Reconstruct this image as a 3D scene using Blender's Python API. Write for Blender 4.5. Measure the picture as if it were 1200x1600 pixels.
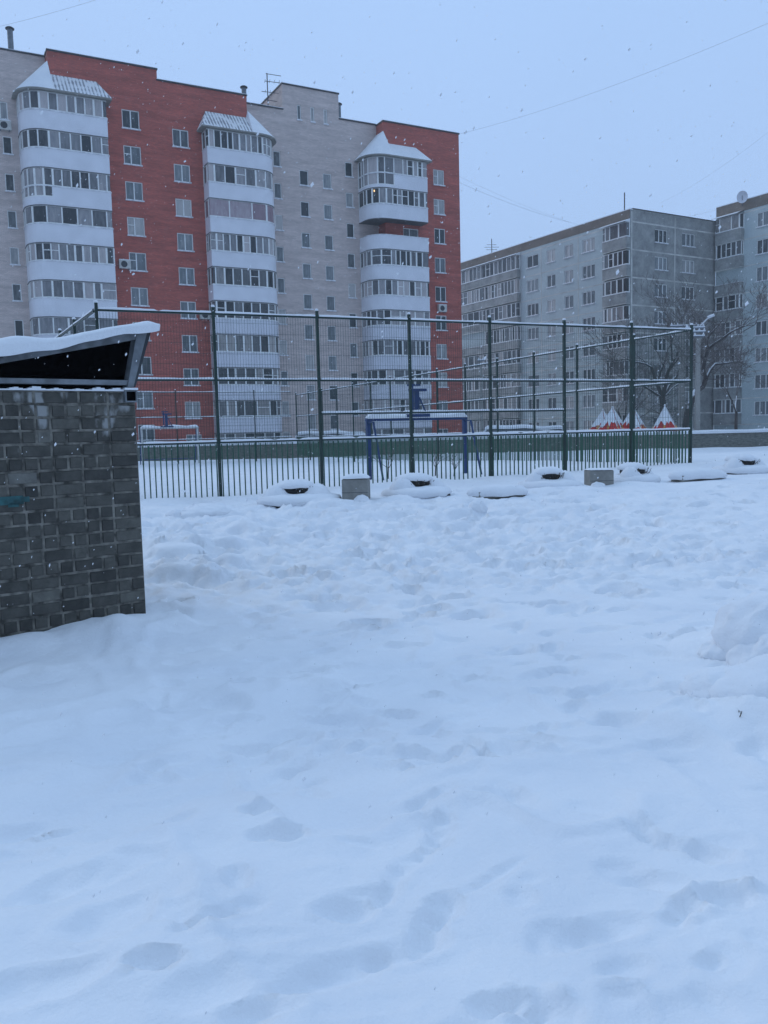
import bpy, math, random
import numpy as np
from mathutils import Vector, Matrix
random.seed(7); rng = np.random.default_rng(7)
for o in list(bpy.data.objects): bpy.data.objects.remove(o)
sc = bpy.context.scene
col = sc.collection
R = math.radians

# ------------------------------------------------------------------ camera
F_PX, PITCH, ROLL, EYE = 1315.0, R(5.37), R(1.42), 1.5
cd = bpy.data.cameras.new('camera'); cam = bpy.data.objects.new('camera', cd); col.objects.link(cam)
_fw = Vector((0, math.cos(PITCH), -math.sin(PITCH))); _dn = Vector((0, -math.sin(PITCH), -math.cos(PITCH))); _rt = Vector((1, 0, 0))
RT = _rt*math.cos(ROLL) + _dn*math.sin(ROLL); DN = _dn*math.cos(ROLL) - _rt*math.sin(ROLL)
_m = Matrix((RT, -DN, -_fw)).transposed().to_4x4(); _m.translation = (0, 0, EYE)
cam.matrix_world = _m
cd.sensor_fit = 'VERTICAL'; cd.sensor_height = 24; cd.lens = 24*F_PX/1600
cd.clip_end = 2000; cd.clip_start = 0.05
sc.camera = cam
def at(x, y, Y):
    d = RT*((x-600)/F_PX) + DN*((y-800)/F_PX) + _fw
    return Vector((0, 0, EYE)) + d*(Y/d.y)
def ground_at(x, y, z=0.0):
    d = RT*((x-600)/F_PX) + DN*((y-800)/F_PX) + _fw
    return Vector((0, 0, EYE)) + d*((z-EYE)/d.z)

# ------------------------------------------------------------------ world: flat overcast winter sky
SUN_EL, SUN_HEAD = 30.0, -52.0          # soft glow of the hidden sun, ahead and to the left
w = bpy.data.worlds.new("World"); sc.world = w; w.use_nodes = True
nt = w.node_tree; nt.nodes.clear()
out = nt.nodes.new('ShaderNodeOutputWorld'); bg = nt.nodes.new('ShaderNodeBackground')
sky = nt.nodes.new('ShaderNodeTexSky'); sky.sky_type = 'NISHITA'; sky.sun_disc = False
sky.sun_elevation = R(SUN_EL); sky.sun_rotation = R(SUN_HEAD)
tc = nt.nodes.new('ShaderNodeTexCoord')
sep = nt.nodes.new('ShaderNodeSeparateXYZ'); nt.links.new(tc.outputs['Generated'], sep.inputs[0])
rp = nt.nodes.new('ShaderNodeValToRGB'); nt.links.new(sep.outputs['Z'], rp.inputs[0])
rp.color_ramp.elements[0].position = 0.0; rp.color_ramp.elements[0].color = (4.42, 6.25, 9.6, 1)
rp.color_ramp.elements[1].position = 0.45; rp.color_ramp.elements[1].color = (4.42, 6.55, 10.3, 1)
_e = rp.color_ramp.elements.new(1.0); _e.color = (6.1, 8.8, 12.7, 1)      # cloud is brighter overhead
nz = nt.nodes.new('ShaderNodeTexNoise'); nz.inputs['Scale'].default_value = 1.6; nz.inputs['Detail'].default_value = 3
nt.links.new(tc.outputs['Generated'], nz.inputs['Vector'])
mr = nt.nodes.new('ShaderNodeMapRange'); mr.inputs['To Min'].default_value = 0.93; mr.inputs['To Max'].default_value = 1.05
nt.links.new(nz.outputs['Fac'], mr.inputs['Value'])
mul = nt.nodes.new('ShaderNodeVectorMath'); mul.operation = 'SCALE'
nt.links.new(rp.outputs['Color'], mul.inputs[0]); bk = nt.nodes.new('ShaderNodeMapRange'); bk.inputs['From Min'].default_value = -0.9; bk.inputs['From Max'].default_value = 0.0   # sky behind the camera dimmed, added to shade sides facing it
bk.inputs['To Min'].default_value = 0.62; bk.inputs['To Max'].default_value = 1.0; nt.links.new(sep.outputs['Y'], bk.inputs['Value'])
mm = nt.nodes.new('ShaderNodeMath'); mm.operation = 'MULTIPLY'; nt.links.new(mr.outputs['Result'], mm.inputs[0]); nt.links.new(bk.outputs['Result'], mm.inputs[1])
nt.links.new(mm.outputs[0], mul.inputs['Scale'])
mix = nt.nodes.new('ShaderNodeMix'); mix.data_type = 'RGBA'; mix.inputs[0].default_value = 0.93
nt.links.new(sky.outputs['Color'], mix.inputs[6]); nt.links.new(mul.outputs['Vector'], mix.inputs[7])
nt.links.new(mix.outputs[2], bg.inputs['Color']); bg.inputs['Strength'].default_value = 0.10
nt.links.new(bg.outputs[0], out.inputs['Surface'])

sd = bpy.data.lights.new('sun', 'SUN'); sun = bpy.data.objects.new('sun', sd); col.objects.link(sun)
sd.energy = 0.44; sd.angle = R(18); sd.color = (1.0, 0.97, 0.90)
_az = R(SUN_HEAD); _el = R(SUN_EL)
sv = Vector((math.sin(_az)*math.cos(_el), math.cos(_az)*math.cos(_el), math.sin(_el)))
sun.rotation_euler = sv.to_track_quat('Z', 'Y').to_euler()
sc.view_settings.view_transform = 'Standard'; sc.view_settings.look = 'None'
sc.view_settings.exposure = 0.0; sc.view_settings.gamma = 1.0
sc.view_settings.use_curve_mapping = False

# ------------------------------------------------------------------ materials
def new_mat(name):
    m = bpy.data.materials.new(name); m.use_nodes = True
    nt = m.node_tree; b = nt.nodes['Principled BSDF']
    return m, nt, b
def N(nt, kind, **kw):
    n = nt.nodes.new(kind)
    for k, v in kw.items(): setattr(n, k, v)
    return n
def noise_color(nt, b, c1, c2, scale, detail=4, lo=0.35, hi=0.65, stretch=(1, 1, 1), coord='Object'):
    t = N(nt, 'ShaderNodeTexCoord'); mp = N(nt, 'ShaderNodeMapping'); mp.inputs['Scale'].default_value = stretch
    nt.links.new(t.outputs[coord], mp.inputs[0])
    n = N(nt, 'ShaderNodeTexNoise'); n.inputs['Scale'].default_value = scale; n.inputs['Detail'].default_value = detail
    nt.links.new(mp.outputs[0], n.inputs['Vector'])
    r = N(nt, 'ShaderNodeValToRGB'); r.color_ramp.elements[0].position = lo; r.color_ramp.elements[1].position = hi
    r.color_ramp.elements[0].color = (*c1, 1); r.color_ramp.elements[1].color = (*c2, 1)
    nt.links.new(n.outputs['Fac'], r.inputs[0]); nt.links.new(r.outputs[0], b.inputs['Base Color'])
    return r, n, mp
def bump(nt, b, height_out, strength, dist=0.02):
    bp = N(nt, 'ShaderNodeBump'); bp.inputs['Strength'].default_value = strength; bp.inputs['Distance'].default_value = dist
    nt.links.new(height_out, bp.inputs['Height']); nt.links.new(bp.outputs[0], b.inputs['Normal']); return bp
def plain(name, c, rough=0.6, var=0.12, scale=3.0, metal=0.0, bumps=0.0):
    m, nt, b = new_mat(name)
    lo = tuple(max(0, x*(1-var)) for x in c); hi = tuple(min(1, x*(1+var)) for x in c)
    r, n, mp = noise_color(nt, b, lo, hi, scale)
    b.inputs['Roughness'].default_value = rough; b.inputs['Metallic'].default_value = metal
    if bumps: bump(nt, b, n.outputs['Fac'], bumps)
    return m
def snow_topped(name, c, rough=0.7, thr=0.45, var=0.2, scale=4.0, patch=0.25):
    """surface that carries snow wherever it faces up"""
    m, nt, b = new_mat(name)
    lo = tuple(max(0, x*(1-var)) for x in c); hi = tuple(min(1, x*(1+var)) for x in c)
    r, n, mp = noise_color(nt, b, lo, hi, scale)
    g = N(nt, 'ShaderNodeNewGeometry'); s = N(nt, 'ShaderNodeSeparateXYZ'); nt.links.new(g.outputs['Normal'], s.inputs[0])
    a = N(nt, 'ShaderNodeMath', operation='MULTIPLY_ADD'); nt.links.new(n.outputs['Fac'], a.inputs[0]); a.inputs[1].default_value = patch*2; nt.links.new(s.outputs['Z'], a.inputs[2])
    k = N(nt, 'ShaderNodeMapRange'); k.inputs['From Min'].default_value = thr+patch; k.inputs['From Max'].default_value = thr+patch+0.2
    nt.links.new(a.outputs[0], k.inputs['Value'])
    mx = N(nt, 'ShaderNodeMix', data_type='RGBA'); nt.links.new(k.outputs[0], mx.inputs[0]); nt.links.new(r.outputs[0], mx.inputs[6])
    mx.inputs[7].default_value = (.86, .87, .89, 1); nt.links.new(mx.outputs[2], b.inputs['Base Color'])
    b.inputs['Roughness'].default_value = rough
    return m
def snow_mat(name, fine=True):
    m, nt, b = new_mat(name)
    r, n, mp = noise_color(nt, b, (.79, .81, .845), (.86, .87, .89), 1.3, 5)
    b.inputs['Roughness'].default_value = 0.75
    b.inputs['Specular IOR Level'].default_value = 0.25
    b.inputs['Subsurface Weight'].default_value = 0.0
    n2 = N(nt, 'ShaderNodeTexNoise'); n2.inputs['Scale'].default_value = 9 if fine else 22; n2.inputs['Detail'].default_value = 9; n2.inputs['Roughness'].default_value = .62
    nt.links.new(mp.outputs[0], n2.inputs['Vector'])
    n3 = N(nt, 'ShaderNodeTexNoise'); n3.inputs['Scale'].default_value = 70; n3.inputs['Detail'].default_value = 5; nt.links.new(mp.outputs[0], n3.inputs['Vector'])
    ad = N(nt, 'ShaderNodeMath', operation='MULTIPLY_ADD'); nt.links.new(n3.outputs['Fac'], ad.inputs[0]); ad.inputs[1].default_value = .16; nt.links.new(n2.outputs['Fac'], ad.inputs[2])
    bump(nt, b, ad.outputs[0], 0.5, 0.03)
    return m
def brick_mat(name, c1, c2, mortar, bw=.26, bh=.078, ms=.012, stain=(.0, .0, .0), stain_amt=0.2, white_amt=0.0):
    m, nt, b = new_mat(name)
    t = N(nt, 'ShaderNodeTexCoord'); s = N(nt, 'ShaderNodeSeparateXYZ'); nt.links.new(t.outputs['Object'], s.inputs[0])
    a = N(nt, 'ShaderNodeMath', operation='ADD'); nt.links.new(s.outputs['X'], a.inputs[0]); nt.links.new(s.outputs['Y'], a.inputs[1])
    c = N(nt, 'ShaderNodeCombineXYZ'); nt.links.new(a.outputs[0], c.inputs['X']); nt.links.new(s.outputs['Z'], c.inputs['Y'])
    k = N(nt, 'ShaderNodeTexBrick'); nt.links.new(c.outputs[0], k.inputs['Vector'])
    k.inputs['Scale'].default_value = 1; k.inputs['Brick Width'].default_value = bw; k.inputs['Row Height'].default_value = bh
    k.inputs['Mortar Size'].default_value = ms; k.inputs['Color1'].default_value = (*c1, 1); k.inputs['Color2'].default_value = (*c2, 1); k.inputs['Mortar'].default_value = (*mortar, 1)
    # large, horizontally drawn weathering
    mp = N(nt, 'ShaderNodeMapping'); mp.inputs['Scale'].default_value = (.35, 2.2, 1); nt.links.new(c.outputs[0], mp.inputs[0])
    n = N(nt, 'ShaderNodeTexNoise'); n.inputs['Scale'].default_value = 1.0; n.inputs['Detail'].default_value = 8; n.inputs['Roughness'].default_value = .7
    nt.links.new(mp.outputs[0], n.inputs['Vector'])
    r = N(nt, 'ShaderNodeMapRange'); r.inputs['From Min'].default_value = .35; r.inputs['From Max'].default_value = .7
    r.inputs['To Min'].default_value = 1-stain_amt; r.inputs['To Max'].default_value = 1+stain_amt; nt.links.new(n.outputs['Fac'], r.inputs['Value'])
    mu = N(nt, 'ShaderNodeVectorMath', operation='SCALE'); nt.links.new(k.outputs['Color'], mu.inputs[0]); nt.links.new(r.outputs[0], mu.inputs['Scale'])
    last = mu.outputs[0]
    if white_amt:
        n3 = N(nt, 'ShaderNodeTexNoise'); n3.inputs['Scale'].default_value = .8; n3.inputs['Detail'].default_value = 9; n3.inputs['Roughness'].default_value = .8
        nt.links.new(c.outputs[0], n3.inputs['Vector'])
        r3 = N(nt, 'ShaderNodeMapRange'); r3.inputs['From Min'].default_value = .58; r3.inputs['From Max'].default_value = .75; r3.inputs['To Max'].default_value = white_amt
        nt.links.new(n3.outputs['Fac'], r3.inputs['Value'])
        mx = N(nt, 'ShaderNodeMix', data_type='RGBA'); nt.links.new(r3.outputs[0], mx.inputs[0]); nt.links.new(last, mx.inputs[6]); mx.inputs[7].default_value = (.55, .5, .5, 1)
        last = mx.outputs[2]
    nt.links.new(last, b.inputs['Base Color']); b.inputs['Roughness'].default_value = .85
    return m
def pane_mat(name, dark, mid, light, attr=None):
    """window glass with the dim room or curtain behind it; tone per window or per pane"""
    m, nt, b = new_mat(name)
    if attr:
        a = N(nt, 'ShaderNodeAttribute'); a.attribute_name = 'tone'; src = a.outputs['Fac']
    else:
        a = N(nt, 'ShaderNodeObjectInfo'); src = a.outputs['Random']
    t = N(nt, 'ShaderNodeTexCoord'); n = N(nt, 'ShaderNodeTexNoise'); n.inputs['Scale'].default_value = 2.2; n.inputs['Detail'].default_value = 3
    mp = N(nt, 'ShaderNodeMapping'); mp.inputs['Scale'].default_value = (2.5, 2.5, .6); nt.links.new(t.outputs['Object'], mp.inputs[0]); nt.links.new(mp.outputs[0], n.inputs['Vector'])
    s = N(nt, 'ShaderNodeMath', operation='MULTIPLY_ADD'); nt.links.new(n.outputs['Fac'], s.inputs[0]); s.inputs[1].default_value = .5; s.inputs[2].default_value = -.25
    ad = N(nt, 'ShaderNodeMath', operation='ADD'); nt.links.new(s.outputs[0], ad.inputs[0]); nt.links.new(src, ad.inputs[1])
    r = N(nt, 'ShaderNodeValToRGB'); e = r.color_ramp.elements
    e[0].position = .15; e[0].color = (*dark, 1); e[1].position = .95; e[1].color = (*light, 1)
    x = e.new(.6); x.color = (*mid, 1)
    nt.links.new(ad.outputs[0], r.inputs[0]); nt.links.new(r.outputs[0], b.inputs['Base Color'])
    b.inputs['Roughness'].default_value = .07; b.inputs['IOR'].default_value = 1.5
    return m
M = {}
M['snow'] = snow_mat('snow'); M['snow_small'] = snow_mat('snow_small', False)
M['red_brick'] = brick_mat('red_brick', (.55, .112, .076), (.40, .082, .060), (.35, .145, .12), stain_amt=.26, white_amt=.22)
M['pale_brick'] = brick_mat('pale_brick', (.70, .575, .525), (.58, .475, .43), (.48, .415, .39), bw=.26, bh=.085, stain_amt=.19, white_amt=.25)
M['coping'] = plain('coping', (.035, .04, .045), .6)
M['white_panel'] = plain('white_panel', (.76, .76, .80), .5, .05, .8)
def ribbed(name, c, period):
    m, nt, b = new_mat(name)
    r, n, mp = noise_color(nt, b, tuple(x*.93 for x in c), tuple(x*1.04 for x in c), .9)
    t = N(nt, 'ShaderNodeTexCoord'); s = N(nt, 'ShaderNodeSeparateXYZ'); nt.links.new(t.outputs['Object'], s.inputs[0])
    a = N(nt, 'ShaderNodeMath', operation='ADD'); nt.links.new(s.outputs['X'], a.inputs[0]); nt.links.new(s.outputs['Y'], a.inputs[1])
    m1 = N(nt, 'ShaderNodeMath', operation='MULTIPLY'); nt.links.new(a.outputs[0], m1.inputs[0]); m1.inputs[1].default_value = 6.283/period
    m2 = N(nt, 'ShaderNodeMath', operation='SINE'); nt.links.new(m1.outputs[0], m2.inputs[0])
    bump(nt, b, m2.outputs[0], .5, .03); b.inputs['Roughness'].default_value = .5
    return m
M['ribbed_panel'] = ribbed('ribbed_panel', (.70, .70, .75), .22)
M['pvc'] = plain('pvc', (.82, .82, .80), .45, .05)
M['slab_edge'] = plain('slab_edge', (.12, .12, .125), .8)
M['sill'] = snow_topped('sill', (.72, .72, .74), .6, .3)
M['pane'] = pane_mat('pane', (.04, .05, .055), (.22, .24, .25), (.48, .46, .44))
M['pane_tone'] = pane_mat('pane_tone', (.035, .042, .048), (.25, .25, .26), (.52, .47, .46), attr=True)
M['pane_tone_dark'] = pane_mat('pane_tone_dark', (.028, .034, .038), (.155, .16, .165), (.40, .37, .35), attr=True)
M['pane_tone_pink'] = pane_mat('pane_tone_pink', (.12, .09, .10), (.32, .22, .245), (.50, .44, .45), attr=True)
M['blue_pane'] = plain('blue_pane', (.12, .25, .50), .15, .3, 2)
M['metal_grey'] = plain('metal_grey', (.16, .18, .20), .45, .15, 6, .3)
M['mast'] = plain('mast', (.10, .10, .11), .6); M['wire'] = plain('wire', (.34, .37, .40), .6)
def corr_roof():
    m, nt, b = new_mat('corrugated_roof')
    t = N(nt, 'ShaderNodeTexCoord'); s = N(nt, 'ShaderNodeSeparateXYZ'); nt.links.new(t.outputs['Object'], s.inputs[0])
    m1 = N(nt, 'ShaderNodeMath', operation='MULTIPLY'); nt.links.new(s.outputs['X'], m1.inputs[0]); m1.inputs[1].default_value = 6.283/.26
    m2 = N(nt, 'ShaderNodeMath', operation='SINE'); nt.links.new(m1.outputs[0], m2.inputs[0])
    n = N(nt, 'ShaderNodeTexNoise'); n.inputs['Scale'].default_value = 1.4; n.inputs['Detail'].default_value = 4; nt.links.new(t.outputs['Object'], n.inputs['Vector'])
    ma = N(nt, 'ShaderNodeMath', operation='MULTIPLY_ADD'); nt.links.new(m2.outputs[0], ma.inputs[0]); ma.inputs[1].default_value = .16; nt.links.new(n.outputs['Fac'], ma.inputs[2])
    r = N(nt, 'ShaderNodeValToRGB'); r.color_ramp.elements[0].position = .33; r.color_ramp.elements[0].color = (.30, .31, .34, 1)
    r.color_ramp.elements[1].position = .50; r.color_ramp.elements[1].color = (.85, .86, .88, 1)
    nt.links.new(ma.outputs[0], r.inputs[0]); nt.links.new(r.outputs[0], b.inputs['Base Color']); b.inputs['Roughness'].default_value = .6
    bump(nt, b, m2.outputs[0], .6, .05)
    return m
M['corr_roof'] = corr_roof()
def concrete(name, c, c2, rust=None):
    m, nt, b = new_mat(name)
    r, n, mp = noise_color(nt, b, c, c2, .9, 10, .3, .7)
    n.inputs['Roughness'].default_value = .75
    n2 = N(nt, 'ShaderNodeTexNoise'); n2.inputs['Scale'].default_value = 9; n2.inputs['Detail'].default_value = 6; nt.links.new(mp.outputs[0], n2.inputs['Vector'])
    k = N(nt, 'ShaderNodeMapRange'); k.inputs['To Min'].default_value = .7; k.inputs['To Max'].default_value = 1.3; nt.links.new(n2.outputs['Fac'], k.inputs['Value'])
    mu = N(nt, 'ShaderNodeVectorMath', operation='SCALE'); nt.links.new(r.outputs[0], mu.inputs[0]); nt.links.new(k.outputs[0], mu.inputs['Scale'])
    nt.links.new(mu.outputs[0], b.inputs['Base Color']); b.inputs['Roughness'].default_value = .9
    return m
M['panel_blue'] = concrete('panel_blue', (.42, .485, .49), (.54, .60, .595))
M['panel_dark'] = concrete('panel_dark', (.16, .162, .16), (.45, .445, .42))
M['parapet_band'] = concrete('parapet_band', (.14, .115, .095), (.26, .21, .17))
M['seam'] = plain('seam', (.58, .57, .53), .8, .25, .7)
M['concrete'] = concrete('concrete', (.20, .195, .18), (.32, .31, .28))
M['pole'] = concrete('pole', (.26, .25, .23), (.36, .34, .31))
M['fence'] = plain('fence', (.004, .027, .021), .45, .3, 3)
M['picket'] = plain('picket', (.016, .080, .046), .5, .3, 3)
M['fence_wire'] = plain('fence_wire', (.010, .045, .036), .5, .2, 3)
M['goal_blue'] = plain('goal_blue', (.012, .04, .135), .45, .2)
M['goal_white'] = plain('goal_white', (.45, .45, .44), .5, .2)
M['bark'] = snow_topped('bark', (.060, .050, .045), .9, .42)
M['twig'] = snow_topped('twig', (.13, .11, .10), .9, .78)
M['rubber'] = plain('rubber', (.008, .008, .009), .8)
M['shade_black'] = plain('shade_black', (.001, .001, .0015), 1.0); M['shade_black'].node_tree.nodes['Principled BSDF'].inputs['Specular IOR Level'].default_value = 0.0  # near-black colour standing in for deep shade inside openings
M['stalk'] = snow_topped('stalk', (.05, .035, .02), .9, .6)
M['frame_wood'] = plain('frame_wood', (.17, .185, .20), .7, .3, 9)
M['tent_red'] = plain('tent_red', (.60, .02, .015), .6, .2)
M['tent_yellow'] = plain('tent_yellow', (.65, .30, .05), .6, .2)
M['ac_white'] = plain('ac_white', (.55, .54, .50), .5, .1)
M['glass_lamp'] = None
def emis(name, c, s):
    m, nt, b = new_mat(name); b.inputs['Base Color'].default_value = (*c, 1)
    b.inputs['Emission Color'].default_value = (*c, 1); b.inputs['Emission Strength'].default_value = s; return m
M['purple'] = emis('purple_grow_light', (.35, .02, .75), 1.0)
M['warm'] = emis('warm_lamp', (1, .62, .25), 1.6)
def stone_wall():
    m, nt, b = new_mat('stone_wall')
    t = N(nt, 'ShaderNodeTexCoord'); mp = N(nt, 'ShaderNodeMapping'); mp.inputs['Scale'].default_value = (1.3, 1, 4.0); nt.links.new(t.outputs['Object'], mp.inputs[0])
    v = N(nt, 'ShaderNodeTexNoise'); v.inputs['Scale'].default_value = 2.6; v.inputs['Detail'].default_value = 8; v.inputs['Roughness'].default_value = .8; nt.links.new(mp.outputs[0], v.inputs['Vector'])
    r = N(nt, 'ShaderNodeValToRGB'); e = r.color_ramp.elements; e[0].position = .35; e[0].color = (.07, .075, .065, 1); e[1].position = .62; e[1].color = (.24, .24, .21, 1)
    x = e.new(.75); x.color = (.5, .5, .5, 1)
    nt.links.new(v.outputs['Fac'], r.inputs[0]); nt.links.new(r.outputs[0], b.inputs['Base Color']); b.inputs['Roughness'].default_value = .9
    bump(nt, b, v.outputs['Fac'], .6, .05)
    return m
M['stone_wall'] = stone_wall()
def shed_brick():
    m, nt, b = new_mat('shed_brick')
    a = N(nt, 'ShaderNodeAttribute'); a.attribute_name = 'tone'
    r = N(nt, 'ShaderNodeValToRGB'); e = r.color_ramp.elements
    e[0].position = 0; e[0].color = (.034, .033, .030, 1); e[1].position = 1; e[1].color = (.22, .22, .21, 1)
    x = e.new(.5); x.color = (.085, .080, .068, 1); x = e.new(.8); x.color = (.135, .128, .108, 1)
    nt.links.new(a.outputs['Fac'], r.inputs[0])
    t = N(nt, 'ShaderNodeTexCoord'); n = N(nt, 'ShaderNodeTexNoise'); n.inputs['Scale'].default_value = 7; n.inputs['Detail'].default_value = 9; n.inputs['Roughness'].default_value = .7
    nt.links.new(t.outputs['Object'], n.inputs['Vector'])
    k = N(nt, 'ShaderNodeMapRange'); k.inputs['From Min'].default_value = .3; k.inputs['From Max'].default_value = .7; k.inputs['To Min'].default_value = .6; k.inputs['To Max'].default_value = 1.45; nt.links.new(n.outputs['Fac'], k.inputs['Value'])
    mu = N(nt, 'ShaderNodeVectorMath', operation='SCALE'); nt.links.new(r.outputs[0], mu.inputs[0]); nt.links.new(k.outputs[0], mu.inputs['Scale'])
    # lime streaks running down near the top
    s = N(nt, 'ShaderNodeSeparateXYZ'); nt.links.new(t.outputs['Object'], s.inputs[0])
    mp = N(nt, 'ShaderNodeMapping'); mp.inputs['Scale'].default_value = (5.5, 5.5, 2.6); nt.links.new(t.outputs['Object'], mp.inputs[0])
    n2 = N(nt, 'ShaderNodeTexNoise'); n2.inputs['Scale'].default_value = 1; n2.inputs['Detail'].default_value = 5; nt.links.new(mp.outputs[0], n2.inputs['Vector'])
    zt = N(nt, 'ShaderNodeMapRange'); zt.inputs['From Min'].default_value = 1.05; zt.inputs['From Max'].default_value = 1.72; zt.inputs['To Min'].default_value = -.28; zt.inputs['To Max'].default_value = .0; nt.links.new(s.outputs['Z'], zt.inputs['Value'])
    sm = N(nt, 'ShaderNodeMath', operation='ADD'); nt.links.new(n2.outputs['Fac'], sm.inputs[0]); nt.links.new(zt.outputs[0], sm.inputs[1])
    k2 = N(nt, 'ShaderNodeMapRange'); k2.inputs['From Min'].default_value = .53; k2.inputs['From Max'].default_value = .60; k2.inputs['To Max'].default_value = .85; nt.links.new(sm.outputs[0], k2.inputs['Value'])
    mx = N(nt, 'ShaderNodeMix', data_type='RGBA'); nt.links.new(k2.outputs[0], mx.inputs[0]); nt.links.new(mu.outputs[0], mx.inputs[6]); mx.inputs[7].default_value = (.34, .34, .33, 1)
    nt.links.new(mx.outputs[2], b.inputs['Base Color']); b.inputs['Roughness'].default_value = .9
    bump(nt, b, n.outputs['Fac'], .5, .01)
    return m
M['shed_brick'] = shed_brick()
M['teal_paint'] = plain('teal_paint', (.02, .085, .088), .7, .5, 14)
M['mortar'] = plain('mortar', (.165, .153, .13), .95, .65, 11, 0, .4)

# ------------------------------------------------------------------ mesh helpers
class MB:
    def __init__(s): s.v = []; s.f = []; s.t = []
    def quad(s, a, b, c, d, tone=0.0):
        i = len(s.v); s.v += [a, b, c, d]; s.f.append((i, i+1, i+2, i+3)); s.t.append(tone)
    def tri(s, a, b, c, tone=0.0):
        i = len(s.v); s.v += [a, b, c]; s.f.append((i, i+1, i+2)); s.t.append(tone)
    def box(s, x0, x1, y0, y1, z0, z1, tone=0.0):
        i = len(s.v)
        s.v += [(x0, y0, z0), (x1, y0, z0), (x1, y1, z0), (x0, y1, z0), (x0, y0, z1), (x1, y0, z1), (x1, y1, z1), (x0, y1, z1)]
        for q in ((0, 3, 2, 1), (4, 5, 6, 7), (0, 1, 5, 4), (1, 2, 6, 5), (2, 3, 7, 6), (3, 0, 4, 7)):
            s.f.append(tuple(i+k for k in q)); s.t.append(tone)
    def tube(s, pts, rad, n=6, tone=0.0, cap=True):
        P = [Vector(p) for p in pts]
        rs = rad if hasattr(rad, '__len__') else [rad]*len(P)
        base = len(s.v)
        up = None
        for k, p in enumerate(P):
            d = (P[min(k+1, len(P)-1)] - P[max(k-1, 0)]).normalized()
            if up is None: up = Vector((0, 0, 1)) if abs(d.z) < .9 else Vector((1, 0, 0))
            a = d.cross(up).normalized(); b = a.cross(d).normalized(); up = b
            for j in range(n):
                th = 2*math.pi*(j+.5)/n
                q = p + (a*math.cos(th) + b*math.sin(th))*rs[k]; s.v.append(tuple(q))
        for k in range(len(P)-1):
            for j in range(n):
                i0 = base+k*n+j; i1 = base+k*n+(j+1) % n
                s.f.append((i0, i1, i1+n, i0+n)); s.t.append(tone)
        if cap:
            s.f.append(tuple(base+j for j in reversed(range(n)))); s.t.append(tone)
            s.f.append(tuple(base+(len(P)-1)*n+j for j in range(n))); s.t.append(tone)
    def beam(s, p, q, w, h, tone=0.0):
        """square bar from p to q; w sideways, h up"""
        p = Vector(p); q = Vector(q); d = (q-p).normalized()
        up = Vector((0, 0, 1)) if abs(d.z) < .95 else Vector((0, 1, 0))
        a = d.cross(up).normalized()*w/2; b = a.cross(d).normalized()*h/2
        i = len(s.v)
        for c in (p, q):
            for sa, sb in ((-1, -1), (1, -1), (1, 1), (-1, 1)): s.v.append(tuple(c+a*sa+b*sb))
        for qd in ((0, 1, 2, 3), (7, 6, 5, 4), (0, 4, 5, 1), (1, 5, 6, 2), (2, 6, 7, 3), (3, 7, 4, 0)):
            s.f.append(tuple(i+k for k in qd)); s.t.append(tone)
    def lathe(s, prof, cx=0, cy=0, n=24, sx=1, sy=1, jitter=0.0, rot=0.0, seed=0, close=True):
        rr = random.Random(seed); ph = [rr.uniform(0, 6.28) for _ in range(5)]
        base = len(s.v)
        for (r, z) in prof:
            for j in range(n):
                th = 2*math.pi*j/n
                k = 1 + jitter*(math.sin(2*th+ph[0]) + .7*math.sin(3*th+ph[1]+z*9) + .5*math.sin(5*th+ph[2]+z*17) + .35*math.sin(9*th+ph[3]))
                zz = z + jitter*.12*(math.sin(3*th+ph[4]) + math.sin(7*th+ph[1]))*(1 if r > 0.001 else 0)
                x = r*k*math.cos(th)*sx; y = r*k*math.sin(th)*sy
                s.v.append((cx+x*math.cos(rot)-y*math.sin(rot), cy+x*math.sin(rot)+y*math.cos(rot), zz))
        for i in range(len(prof)-1):
            for j in range(n):
                a = base+i*n+j; b = base+i*n+(j+1) % n
                s.f.append((a, b, b+n, a+n)); s.t.append(0)
    def build(s, name, m, parent=None, loc=(0, 0, 0), rz=0.0, smooth=False, tone=False):
        me = bpy.data.meshes.new(name); me.from_pydata(s.v, [], s.f); me.update()
        if tone:
            at_ = me.attributes.new('tone', 'FLOAT', 'FACE'); at_.data.foreach_set('value', s.t)
        if smooth: me.polygons.foreach_set('use_smooth', [True]*len(me.polygons))
        me.materials.append(m)
        o = bpy.data.objects.new(name, me); col.objects.link(o)
        if parent: o.parent = parent
        o.location = loc; o.rotation_euler = (0, 0, rz)
        return o
def tag(o, label=None, cat=None, group=None, kind=None):
    if label: o['label'] = label
    if cat: o['category'] = cat
    if group: o['group'] = group
    if kind: o['kind'] = kind
    return o
def thing(name, label, cat, loc=(0, 0, 0), rz=0.0, group=None):
    o = bpy.data.objects.new(name, None); col.objects.link(o); o.location = loc; o.rotation_euler = (0, 0, rz)
    o.empty_display_size = .3
    return tag(o, label, cat, group)
def like(o, parent, loc=None, rz=None):
    c = o.copy(); col.objects.link(c); c.parent = parent
    if loc is not None: c.location = loc
    if rz is not None: c.rotation_euler = (0, 0, rz)
    return c
HEAD = lambda h: R(90-h)     # heading (from +Y towards +X) -> z rotation, so that local +X runs along the heading

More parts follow.
